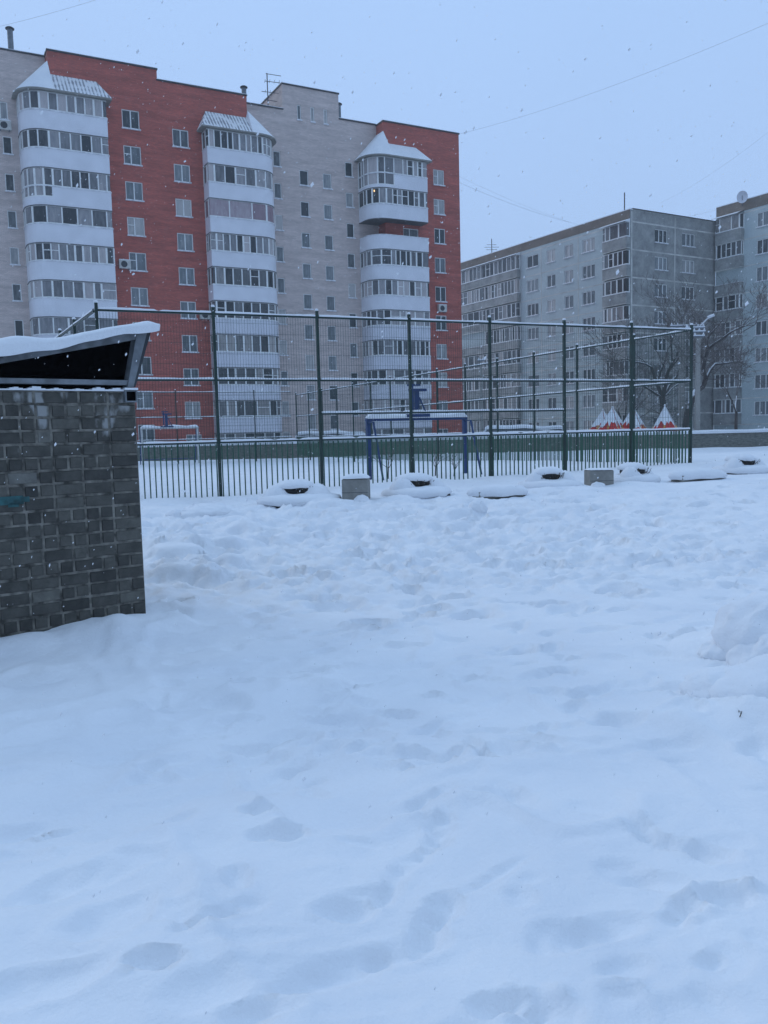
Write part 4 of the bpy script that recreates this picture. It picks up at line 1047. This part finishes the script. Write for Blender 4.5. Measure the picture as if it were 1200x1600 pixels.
# square tube end under the lid corner, rimmed with snow
m_ = MB(); x0, x1, z0, z1 = -.105, .0, 1.805, 1.905; yv = -.05
m_.box(x0, x0+.012, yv, .3, z0, z1); m_.box(x1-.012, x1, yv, .3, z0, z1); m_.box(x0+.012, x1-.012, yv, .3, z0, z0+.012); m_.box(x0+.012, x1-.012, yv, .3, z1-.012, z1)
so = m_.build('square_tube', M['frame_wood'], shed)
m_ = MB(); m_.box(x0+.012, x1-.012, -.030, -.028, z0+.012, z1-.012); m_.build('tube_shade', M['shade_black'], so)  # black plate painting the shade inside the tube
m_ = MB(); m_.box(x0-.004, x1+.004, yv-.01, .2, z1+.001, z1+.018); m_.build('tube_snow', M['snow_small'], so)

# ------------------------------------------------------------------ snowed-in tyre planters, concrete blocks
def planter(x, y, label, s=1.0, seed=0, rot=0.3, second=True):
    z = gz(x, y)
    t = thing('tyre_planter', label, 'planter', (x, y, z-.10), rot, 'snow covered tyre planters along the court fence')
    m_ = MB(); m_.lathe([(.50, 0), (.66, .0), (.69, .07), (.66, .15), (.50, .16)], n=28, sx=s, sy=s); m_.build('tyre', M['rubber'], t, smooth=True)
    m_ = MB(); m_.lathe([(.56, .06), (.70, .075), (.745, .13), (.70, .20), (.55, .245), (.36, .27), (.30, .25), (0, .24)], n=40, sx=s, sy=s, jitter=.035, seed=seed); m_.build('snow_cap', M['snow_small'], t, smooth=True)
    m_ = MB(); m_.lathe([(.20, .24), (.33, .24), (.36, .31), (.34, .37), (.20, .38)], -.05, .0, 24, s, s*.9); ty = m_.build('tyre', M['rubber'], t, smooth=True)
    m_ = MB(); m_.lathe([(.30, .35), (.365, .355), (.375, .39), (.33, .44), (.22, .48), (.10, .497), (0, .50)], -.05, .02, 30, s, s*.95, .05, 0, seed+5); m_.build('snow_cap', M['snow_small'], ty, smooth=True)
    # snow shoulders left and right of the opening
    m_ = MB(); m_.lathe([(.33, .12), (.27, .26), (.17, .37), (.08, .415), (0, .42)], .28*s, -.10, 24, s, s, .06, 0, seed+7); m_.build('snow_cap', M['snow_small'], t, smooth=True)
    m_ = MB(); m_.lathe([(.30, .12), (.25, .26), (.16, .36), (.07, .41), (0, .415)], -.37*s, -.08, 24, s, s, .06, 0, seed+8); m_.build('snow_cap', M['snow_small'], t, smooth=True)
    rr = random.Random(seed); m_ = MB()
    for k in range(22):
        a = rr.uniform(-2.9, -.2); r = rr.uniform(.30, .36); x0, y0 = -.05+r*math.cos(a), r*math.sin(a)*.9
        m_.tube([(x0, y0, rr.uniform(.24, .30)), (x0+rr.uniform(-.06, .06), y0-rr.uniform(.02, .07), rr.uniform(.30, .40))], .005, 4)
    m_.build('dead_stalks', M['stalk'], t)
planter(-1.52, 15.0, 'snow covered tyre planter nearest the brick shed, dark rim and stalks showing under its cap', 1.0, 1, .2)
planter(.62, 15.7, 'snow covered tyre planter just right of the concrete block in front of the blue goal', .92, 2, .5)
planter(3.30, 16.6, 'snow covered tyre planter just left of the pale grey concrete block', .84, 3, .1)
planter(5.24, 17.6, 'snow covered tyre planter just right of the pale grey concrete block', .78, 4, .8)
planter(8.0, 18.7, 'snow covered tyre planter right of the fence end, farthest right of all', .85, 5, .4)
def block(x, y, w_, d_, h_, label, rz, sn=.07, mat='concrete', group='concrete blocks along the court fence', zoff=0, seed=1):
    z = gz(x, y)-.08+zoff
    t = thing('concrete_block', label, 'concrete block', (x, y, z), rz, group)
    m_ = MB(); b_ = .015
    i = 0
    pr = [(-w_/2, -d_/2), (w_/2, -d_/2), (w_/2, d_/2), (-w_/2, d_/2)]
    lv = [(0, 0), (0, h_-b_), (b_, h_)]
    for ins, zz in lv:
        for (a, c) in pr: m_.v.append((a-math.copysign(ins, a), c-math.copysign(ins, c), zz))
    for k in range(2):
        for j in range(4): m_.f.append((k*4+j, k*4+(j+1) % 4, k*4+4+(j+1) % 4, k*4+4+j)); m_.t.append(0)
    m_.f.append((8, 9, 10, 11)); m_.t.append(0)
    m_.build('block_body', M[mat], t)
    m_ = MB(); m_.box(-w_/2-.004, w_/2+.004, -d_/2-.003, -d_/2+.004, h_*.44, h_*.44+.012); m_.build('joint', M['slab_edge'], t)
    m_ = MB(); n = 14; 
    def tp(u, v): return sn*(1-abs(u)**5)*(1-abs(v)**5)+.012*float(fbm(np.array([u*2.0+seed]), np.array([v*2.0]), 3, seed)[0])
    for i in range(n):
        for j in range(n):
            us = [-1+2*i/n, -1+2*(i+1)/n]; vs = [-1+2*j/n, -1+2*(j+1)/n]
            q = [(us[0], vs[0]), (us[1], vs[0]), (us[1], vs[1]), (us[0], vs[1])]
            m_.quad(*[(a*(w_/2+.015), c*(d_/2+.015), h_+.001+tp(a, c)) for a, c in q])
    m_.build('snow_cap', M['snow_small'], t, smooth=True)
block(-.49, 15.15, .46, .46, .44, 'square concrete block with a rounded snow cap between the two left planters', R(-5), .075, seed=2)
block(4.32, 16.85, .47, .42, .38, 'pale grey square concrete block with a thin snow layer, near the fence between two planters', R(3), .03, seed=3)
def slab(x, y, lx, ly, h, label, rz, seed):
    z = gz(x, y)
    t = thing('kerb_slab', label, 'concrete slab', (x, y, z-.06), rz, 'snow buried concrete slabs along the fence')
    m_ = MB(); m_.box(-lx*.85, -lx*.02, -ly*.62, ly*.4, 0, .17); m_.box(lx*.0, lx*.8, -ly*.6, ly*.4, 0, .12); m_.build('slab_body', M['concrete'], t)
    m_ = MB(); m_.lathe([(1.0, .09), (1.06, .14), (1.0, h*.75), (.85, h*.95), (.5, h*1.03), (0, h*1.05)], 0, 0, 48, lx, ly, .045, 0, seed); m_.build('snow_cap', M['snow_small'], t, smooth=True)
slab(2.06, 15.1, .52, .34, .26, 'low concrete slab buried under snow between two planters, in front of the right goal post', .25, 3)
slab(6.45, 17.3, .62, .34, .27, 'low concrete slab buried under snow in front of the near right fence corner', .35, 9)

# ------------------------------------------------------------------ red and white pyramid roofs behind the court
def hut(px, py, Y, wpx, label, seed):
    p = at(px, py, Y); wd = wpx/F_PX*Y; zt_ = at(px, py, Y).z; zb = zt_-wd*.90
    t = thing('play_hut', label, 'play hut', (p.x, p.y, .3), R(33+seed*9), 'pyramid roofed play huts behind the court')
    h = wd/2/1.12
    ze, za = zb-.3, zt_-.3
    m_ = MB(); c_ = [(-h, -h, ze), (h, -h, ze), (h, h, ze), (-h, h, ze)]
    for k in range(4): m_.tri(c_[k], c_[(k+1) % 4], (0, 0, za))
    rf = m_.build('roof', M['tent_red'], t)
    m_ = MB(); rr = random.Random(seed)
    # snow sheet on each face with a ragged lower edge
    for k in range(4):
        a = Vector(c_[k]); b = Vector(c_[(k+1) % 4]); ap = Vector((0, 0, za+.02)); nrm = ((b-a).cross(ap-a)).normalized()*.03
        n = 11; lo = []
        for i in range(n+1):
            tt = i/n; e_ = a.lerp(b, tt); f_ = rr.uniform(.08, .42) if 0 < i < n else .02
            lo.append(e_.lerp(ap, f_)+nrm)
        for i in range(n): m_.tri(tuple(lo[i]), tuple(lo[i+1]), tuple(ap+nrm))
    m_.build('roof_snow', M['snow_small'], rf)
    m_ = MB()
    for k in range(4):
        a = Vector(c_[k]); m_.beam(a, a.lerp(Vector((0, 0, za)), .22), .06, .06)
        b = Vector(c_[(k+1) % 4]); mid = a.lerp(b, .5); nn = Vector((mid.x, mid.y, 0)).normalized(); m_.beam(mid+nn*.04, mid.lerp(Vector((0, 0, za)), .24)+nn*.05, .12, .05)
    m_.build('trim', M['tent_yellow'], rf)
    m_ = MB(); m_.lathe([(.06, za-.03), (.08, za+.03), (.05, za+.1), (0, za+.12)], 0, 0, 10); m_.build('finial', M['sill'], rf)
    for (sx, sy) in ((-1, -1), (1, -1), (1, 1), (-1, 1)):
        m_ = MB(); m_.box(sx*h*.8-.06, sx*h*.8+.06, sy*h*.8-.06, sy*h*.8+.06, -.1, ze+.1); m_.build('post', M['bark'], t)
hut(942, 641, 60, 34, 'red play hut roof deep in snow, leftmost of the four and partly behind its neighbour', 1)
hut(957, 637, 58.8, 40, 'red play hut roof with ragged snow, second from left and overlapping the leftmost', 2)
hut(989, 636, 58.8, 41, 'red play hut roof half hidden behind a green fence post, third from left', 3)
hut(1039, 634, 58.8, 44, 'red play hut roof standing alone on the right of the four', 4)

# long snow topped things behind the court
def long_cap(px0, px1, py, Y, hh, label, hwall=.5):
    a = at(px0, py, Y); b = at(px1, py, Y); L = (b-a).length
    t = thing('heating_pipe', label, 'pipe', (a.x, a.y, 0), math.atan2(b.y-a.y, b.x-a.x), 'snow covered heating pipes behind the court')
    m_ = MB(); m_.tube([(0, 0, a.z-hh*.9), (L, 0, b.z-hh*.9)], hh*.55, 10); m_.build('pipe', M['metal_grey'], t)
    m_ = MB()
    for k in range(int(L/2.5)+1): x = .3+k*2.5; m_.box(x-.08, x+.08, -.15, .15, .3, a.z-hh*1.3)
    m_.build('supports', M['concrete'], t)
    m_ = MB(); n = 60
    for i in range(n):
        x0, x1 = L*i/n, L*(i+1)/n
        def hf(x): return hh*(.75+.25*math.sin(x*.9)+.12*math.sin(x*2.7))*min(1, x/.25+.3, (L-x)/.25+.3)*.75
        A_ = [(-hh*.6, -hh*.75), (-hh*.55, -hh*.35), (0, 0), (hh*.55, -hh*.35), (hh*.6, -hh*.75)]
        for j in range(4):
            m_.quad((x0, A_[j][0], a.z+A_[j][1]*.9+hf(x0)-hh*.6), (x1, A_[j][0], a.z+A_[j][1]*.9+hf(x1)-hh*.6), (x1, A_[j+1][0], a.z+A_[j+1][1]*.9+hf(x1)-hh*.6), (x0, A_[j+1][0], a.z+A_[j+1][1]*.9+hf(x0)-hh*.6))
    m_.build('snow_cap', M['snow_small'], t, smooth=True)
long_cap(756, 880, 666, 60, .40, 'snow covered pipe behind the court in front of the panel block')
long_cap(462, 570, 675, 60, .38, 'snow covered pipe behind the court in front of the pale brick wall')

# ------------------------------------------------------------------ poles
def pole(px, py_top, Y, wd, label, arms, name='power_pole', z0=.6):
    p = at(px, py_top, Y); h = p.z
    t = thing(name, label, 'pole', (p.x, p.y, z0))
    m_ = MB(); H_ = h-z0
    m_.v = []; r0, r1 = wd/2*1.08, wd/2*.82
    for (r, z) in ((r0, -.5), (r1, H_)): m_.v += [(-r, -r*.8, z), (r, -r*.8, z), (r, r*.8, z), (-r, r*.8, z)]
    for q in ((0, 1, 5, 4), (1, 2, 6, 5), (2, 3, 7, 6), (3, 0, 4, 7), (4, 5, 6, 7)): m_.f.append(q); m_.t.append(0)
    m_.build('concrete_post', M['pole'], t)
    for (zz, l0, l1) in arms:
        m_ = MB(); m_.box(l0, l1, -.05-wd/2, .0-wd/2, H_-zz-.05, H_-zz+.05); c = m_.build('crossarm', M['metal_grey'], t)
        m_ = MB(); m_.box(l0-.02, l1+.02, -.08-wd/2, .02-wd/2, H_-zz+.051, H_-zz+.12); m_.build('snow_cap', M['snow_small'], c)
        n = max(2, int((l1-l0)/.4)+1)
        for k in range(n):
            x = l0+.06+(l1-l0-.12)*k/(n-1); m_ = MB()
            m_.lathe([(.03, H_-zz+.05), (.07, H_-zz+.10), (.075, H_-zz+.16), (.04, H_-zz+.20), (.045, H_-zz+.25), (0, H_-zz+.28)], x, -.03-wd/2, 10); m_.build('insulator', M['sill'], c, smooth=True)
    return t
pl = pole(1091, 516, 58, .30, 'concrete power pole with snowy insulators just right of the near fence corner', [(.15, -.4, .4), (-.12, -.9, .35), (.45, -.35, .35)])
m_ = MB(); m_.tube([(0, 0, 6.9), (.1, -.1, 7.6), (.65, -.4, 8.2)], .05, 6); m_.tube([(.5, -.35, 8.1), (.9, -.5, 8.25)], .1, 8); m_.build('lamp_arm', M['sill'], pl)
pole(1066, 505, 62, .38, 'concrete power pole behind the fence, left of the near corner post', [(.25, -.9, 1.4)])
pole(1012, 602, 78, .30, 'short concrete pole with a side arm between two play hut roofs', [(.05, -2.6, .1)], 'lamp_pole')
pl = pole(751, 562, 72, .22, 'thin lamp pole in front of the panel block near the red brick corner', [(.1, -.25, .25)], 'lamp_pole')
pole(1178, 601, 92, .2, 'thin lamp pole far right before the pale blue block', [(.1, -.3, .3)], 'lamp_pole') if False else None

# ------------------------------------------------------------------ trees
def grow(mbt, mbc, p, d, L, r, depth, rr, spread=.6, up=.15, tw=3, minr=.012, split_r=.05):
    n = 4; pts = [p]; rs = [r]
    q = p.copy(); dd = d.copy()
    for k in range(n):
        dd = (dd + Vector((rr.gauss(0, .16), rr.gauss(0, .16), rr.gauss(0, .10)+up*.12))).normalized()
        q = q + dd*L/n; pts.append(q.copy()); rs.append(max(minr*.8, r*(1-.38*(k+1)/n)))
    (mbt if r > split_r else mbc).tube(pts, rs, 6 if r > .06 else (4 if r > .02 else 3), cap=False)
    if depth == 0: return
    nb = rr.choice([2, 3, 3]) if depth > 1 else tw
    for k in range(nb):
        ax = Vector((rr.gauss(0, 1), rr.gauss(0, 1), rr.gauss(0, .55))).normalized()
        nd = (dd + ax*spread*rr.uniform(.7, 1.25)).normalized(); nd = (nd + Vector((0, 0, up))).normalized()
        i = n if k < 2 else rr.choice([2, 3]); grow(mbt, mbc, pts[i], nd, L*rr.uniform(.62, .86), max(minr, rs[i]*rr.uniform(.55, .8)), depth-1, rr, spread, up, tw, minr, split_r)
rr = random.Random(21)
_p = at(1037, 668, 66)
t = thing('bare_tree', 'tall bare tree with a wide haze of twigs before the grey gable end', 'tree', (_p.x, _p.y, .6))
mt, mc = MB(), MB()
mt.tube([(0, 0, -.5), (.05, 0, 1.5), (-.1, .1, 3.2)], [.34, .28, .24], 10, cap=False)
for (dx_, dy_, dz_, L, r) in ((-.35, .1, 1, 2.6, .17), (.12, -.2, 1, 2.9, .18), (.5, .15, .8, 2.4, .13), (-.75, -.2, .55, 2.3, .11), (.75, .1, .35, 2.2, .09)):
    grow(mt, mc, Vector((-.1, .1, 3.1)), Vector((dx_, dy_, dz_)).normalized(), L, r, 6, rr, .62, .13, 3, .012)
for k in range(10):
    z = rr.uniform(1.0, 3.0); a = rr.uniform(0, 6.28)
    grow(mt, mc, Vector((0, 0, z)), Vector((math.cos(a), math.sin(a), .3)).normalized(), 1.4, .045, 4, rr, .7, .02, 3, .011)
mt.build('trunk', M['bark'], t, smooth=True); mc.build('crown', M['twig'], t)
_p = at(1072, 672, 60.5)
rr = random.Random(5)
t = thing('bare_tree', 'crooked bare tree with snow lined limbs reaching right past the concrete pole', 'tree', (_p.x, _p.y, .6))
def pt(px, py, dy=0): q = at(px, py, 60.5+dy); return Vector((q.x-_p.x, q.y-_p.y, q.z-.6))
mt, mc = MB(), MB()
main = [pt(1070, 690), pt(1074, 650), pt(1080, 626, .5), pt(1087, 612, .8), pt(1098, 604, .9), pt(1103, 592, .6)]
mt.tube(main, [.28, .26, .24, .22, .20, .17], 8, cap=False)
l1 = [pt(1103, 592, .6), pt(1099, 578, .5), pt(1102, 560, .2), pt(1106, 548, 0), pt(1104, 533, -.2), pt(1110, 522, -.3), pt(1124, 507, -.4)]
mt.tube(l1, [.15, .13, .12, .11, .09, .07, .03], 7, cap=False)
l2 = [pt(1106, 545, 0), pt(1118, 536, -.4), pt(1128, 530, -.8), pt(1142, 519, -1.2), pt(1160, 510, -1.5), pt(1180, 507, -1.7)]
mt.tube(l2, [.10, .095, .09, .075, .05, .02], 7, cap=False)
l3 = [pt(1103, 592, .6), pt(1110, 578, .8), pt(1117, 569, 1), pt(1130, 568, 1.2), pt(1145, 566, 1.3)]
mt.tube(l3, [.13, .11, .09, .06, .03], 6, cap=False)
l4 = [pt(1098, 560, .2), pt(1092, 554, -.2), pt(1080, 555, -.6), pt(1068, 553, -.8)]
mt.tube(l4, [.08, .06, .05, .03], 6, cap=False)
for path_ in (l1, l2, l3, l4, main[3:]):
    for q in path_[1:]:
        for k in range(2):
            a = Vector((rr.gauss(0, 1), rr.gauss(0, .8), rr.gauss(.3, .6))).normalized(); grow(mt, mc, q, a, rr.uniform(.7, 1.5), .035, 4, rr, .7, .08, 3, .010)
mt.build('trunk', M['bark'], t, smooth=True); mc.build('crown', M['twig'], t)
_p = at(1150, 668, 76); rr = random.Random(9)
t = thing('bare_tree', 'thin bare tree in front of the loggias at the right hand panel block', 'tree', (_p.x, _p.y, .6))
mt, mc = MB(), MB(); mt.tube([(0, 0, -.4), (0, 0, 2)], [.16, .12], 7, cap=False)
for k in range(2): grow(mt, mc, Vector((0, 0, 1.9)), Vector((rr.gauss(0, .5), rr.gauss(0, .5), 1)).normalized(), 2.2, .08, 5, rr, .5, .15, 3, .010)
mt.build('trunk', M['bark'], t, smooth=True); mc.build('crown', M['twig'], t)
_p = at(930, 668, 70); rr = random.Random(19)
t = thing('bare_tree', 'low bushy bare tree behind the court, left of the tall tree', 'tree', (_p.x+2.4, _p.y, .6))
mt, mc = MB(), MB(); mt.tube([(0, 0, -.4), (0, 0, 1.2)], [.16, .12], 7, cap=False)
for k in range(6): grow(mt, mc, Vector((0, 0, 1.1)), Vector((rr.gauss(0, .8), rr.gauss(0, .5), 1)).normalized(), 1.9, .07, 5, rr, .6, .1, 3, .010)
mt.build('trunk', M['bark'], t, smooth=True); mc.build('crown', M['twig'], t)
def sapling(px, py, z, h, label, seed):
    q = ground_at(px, py, z); rr = random.Random(seed)
    t = thing('sapling', label, 'shrub', (q.x, q.y, z-.1), 0, 'small bare saplings inside the court')
    mt, mc = MB(), MB(); mt.tube([(0, 0, 0), (.02, 0, h*.5)], [.022, .016], 5, cap=False)
    for k in range(4): grow(mt, mc, Vector((.02, 0, h*.45)), Vector((rr.gauss(0, .8), rr.gauss(0, .5), .8)).normalized(), h*.28, .012, 2, rr, .6, .1, 2, .006, .011)
    mt.build('stem', M['bark'], t); mc.build('twigs', M['twig'], t)
sapling(680, 746, .27, .85, 'small snow dusted sapling under the middle of the blue goal', 3)
sapling(606, 750, .27, .9, 'thin sapling beside the left stay of the blue goal', 4)
sapling(709, 748, .27, .7, 'thin sapling left of the right goal post', 6)

# ------------------------------------------------------------------ wires
def wire(pts, label, r=.016, sag=0.0):
    P = [Vector(p) for p in pts]; a, b = P[0], P[-1]; n = 24
    Q = [a.lerp(b, k/n)-Vector((0, 0, sag*4*(k/n)*(1-k/n))) for k in range(n+1)]
    m_ = MB(); m_.tube([tuple(q-a) for q in Q], r, 5)
    o = m_.build('overhead_wire', M['wire'], None, a); tag(o, label, 'wire', 'overhead wires across the sky')
rc = A_world(30.2, .5, 28.7)
wire([rc, at(1260, 10, 50)], 'long wire from the red brick roof corner rising to the upper right of the sky', .008, .6)
wire([A_world(30.3, 2, 26.0), at(905, 352, 100)], 'upper of the two wires falling from the red brick block to the panel block roof', .006, .3)
wire([A_world(30.3, 1, 24.9), at(893, 348, 99)], 'lower of the two wires falling from the red brick block to the panel block roof', .010, .3)
wire([B_world(9, 3, 23.4), at(1122, 327, 90)], 'short nearly level wire between the two panel block roofs', .007, .1)
wire([at(1030, 318, 92), at(1215, 195, 60)], 'faint wire rising from the panel block roof to the right edge of the sky', .005, .4)
wire([at(-40, 50, 60), at(175, -8, 45)], 'wire crossing the top left corner of the sky', .007, .1)

# ------------------------------------------------------------------ heaped clods of snow
from mathutils import noise as mn
def clod(parent, x, y, rx, ry, rz_, sink, seed, rough=1.0):
    m_ = MB(); nu, nv = 72, 40; off = Vector((seed*3.7, seed*1.3, seed*7.1))
    for j in range(nv+1):
        ph = math.pi*(j/nv-.5)
        for i in range(nu):
            th = 2*math.pi*i/nu; d = Vector((math.cos(th)*math.cos(ph), math.sin(th)*math.cos(ph), math.sin(ph)))
            k = 1 + rough*(.20*mn.fractal(d*1.1+off, 1, 2, 3) + .085*mn.noise(d*3.6+off) + .05*abs(mn.noise(d*7.5+off)) + .014*mn.noise(d*19+off))
            m_.v.append((x+d.x*rx*k, y+d.y*ry*k, d.z*rz_*k-sink))
    for j in range(nv):
        for i in range(nu):
            a = j*nu+i; b = j*nu+(i+1) % nu; m_.f.append((a, b, b+nu, a+nu)); m_.t.append(0)
    return m_.build('clod', M['snow'], parent, smooth=True)
t = thing('snow_heap', 'big rounded lumpy heap of shovelled snow at the right edge of the photo', 'snow heap', (2.5, 5.2, gz(2.2, 4.9)))
for a in ((.10, .04, .50, .36, .41, .03, 1), (-.12, -.16, .26, .20, .21, .04, 2), (.22, -.22, .30, .22, .20, .05, 3), (.62, .0, .42, .36, .34, .06, 4), (-.32, .06, .18, .15, .13, .04, 5)): clod(t, *a)
t = thing('snow_heap', 'low smooth hump of snow in front of the big right hand heap', 'snow heap', (2.15, 4.40, gz(1.9, 4.2)))
for a in ((0, 0, .44, .30, .22, .07, 7, .55), (-.28, .10, .26, .2, .14, .06, 8, .6), (.34, -.12, .40, .26, .20, .08, 9, .6)): clod(t, *a)
t = thing('snowball', 'single rolled snowball lying on the trampled snow before the right goal post', 'snowball', (1.46, 13.1, gz(1.46, 12.9)))
clod(t, 0, 0, .15, .14, .14, -.06, 11, .5)
t = thing('snow_heap', 'low lumpy snow heap at the fence foot beside the brick shed', 'snow heap', (-2.94, 13.9, gz(-2.94, 13.6)))
for a in ((0, 0, .52, .36, .22, .03, 12), (.5, .1, .42, .3, .15, .03, 13), (-.42, -.1, .25, .22, .15, .03, 14)): clod(t, *a)

for b_ in [o for o in col.objects if o.name.startswith('concrete_block')]:
    d_ = clod(b_, .13 if b_.location.x < 0 else -.10, -.27, .17, .12, .15, .0, 21 + int(abs(b_.location.x)*3), .7); d_.name = 'snow_drift'

# ------------------------------------------------------------------ dry grass poking out of the right hand mound
def tuft(px, py, z, n, h, label, seed):
    q = ground_at(px, py, z); rr = random.Random(seed); zz = gz(q.x, q.y)
    m_ = MB()
    for k in range(n):
        a = rr.uniform(0, 6.28); r = abs(rr.gauss(0, .018)); x, y = r*math.cos(a), r*math.sin(a); l = h*rr.uniform(.4, 1)
        m_.tube([(x, y, -.03), (x+rr.gauss(0, .006), y+rr.gauss(0, .006)-.003, l*.6), (x+rr.gauss(0, .012), y+rr.gauss(0, .01)-.008, l)], [.0028, .002, .001], 4)
    o = m_.build('grass_tuft', M['stalk'], None, (q.x, q.y, zz)); tag(o, label, 'grass tuft', 'dry grass tufts in the right snow mound')
tuft(1114, 1022, .12, 12, .022, 'tiny dark grass tuft at the left foot of the right snow mound', 1)
tuft(1172, 1046, .12, 26, .028, 'dry grass tuft at the foot of the big right snow mound', 2)
tuft(1156, 1130, .03, 3, .015, 'lone dark stalk below the smaller front snow mound', 3)

# ------------------------------------------------------------------ falling snow
def flakes():
    V = []; Fc = []; rr = random.Random(77)
    oct_ = [(1, 0, 0), (-1, 0, 0), (0, 1, 0), (0, -1, 0), (0, 0, 1), (0, 0, -1)]; fs = [(0, 2, 4), (2, 1, 4), (1, 3, 4), (3, 0, 4), (2, 0, 5), (1, 2, 5), (3, 1, 5), (0, 3, 5)]
    for k in range(24000):
        y = 1.6+34*rr.random()**.75; x = rr.uniform(-.75, .75)*y+rr.uniform(-1, 1); z = rr.uniform(.15, 1.5+.62*y)
        r = rr.uniform(.0016, .0038)*(1 if rr.random() < .93 else 1.6); i = len(V)
        st = rr.uniform(1, 2.2)
        for o in oct_: V.append((x+o[0]*r*rr.uniform(.6, 1.4)+o[2]*r*.6, y+o[1]*r, z+o[2]*r*st))
        Fc += [tuple(i+j for j in f) for f in fs]
    me = bpy.data.meshes.new('falling_snow'); me.from_pydata(V, [], Fc); me.update(); me.materials.append(M['snow_small'])
    o = bpy.data.objects.new('falling_snow', me); col.objects.link(o); tag(o, 'small white snowflakes drifting down through the air', 'snowflakes', kind='stuff')
flakes()

# ------------------------------------------------------------------ thin snowy air
def haze():
    m = bpy.data.materials.new('haze'); m.use_nodes = True; nt = m.node_tree; nt.nodes.clear()
    o_ = nt.nodes.new('ShaderNodeOutputMaterial'); v = nt.nodes.new('ShaderNodeVolumePrincipled')
    v.inputs['Color'].default_value = (.97, .98, 1, 1); v.inputs['Density'].default_value = .0011
    nt.links.new(v.outputs[0], o_.inputs['Volume'])
    b = MB(); b.box(-900, 900, -40, 760, -2.0, 36.0); o = b.build('haze', m); tag(o, 'thin pale haze of falling snow in the air', 'haze', kind='stuff')
haze()
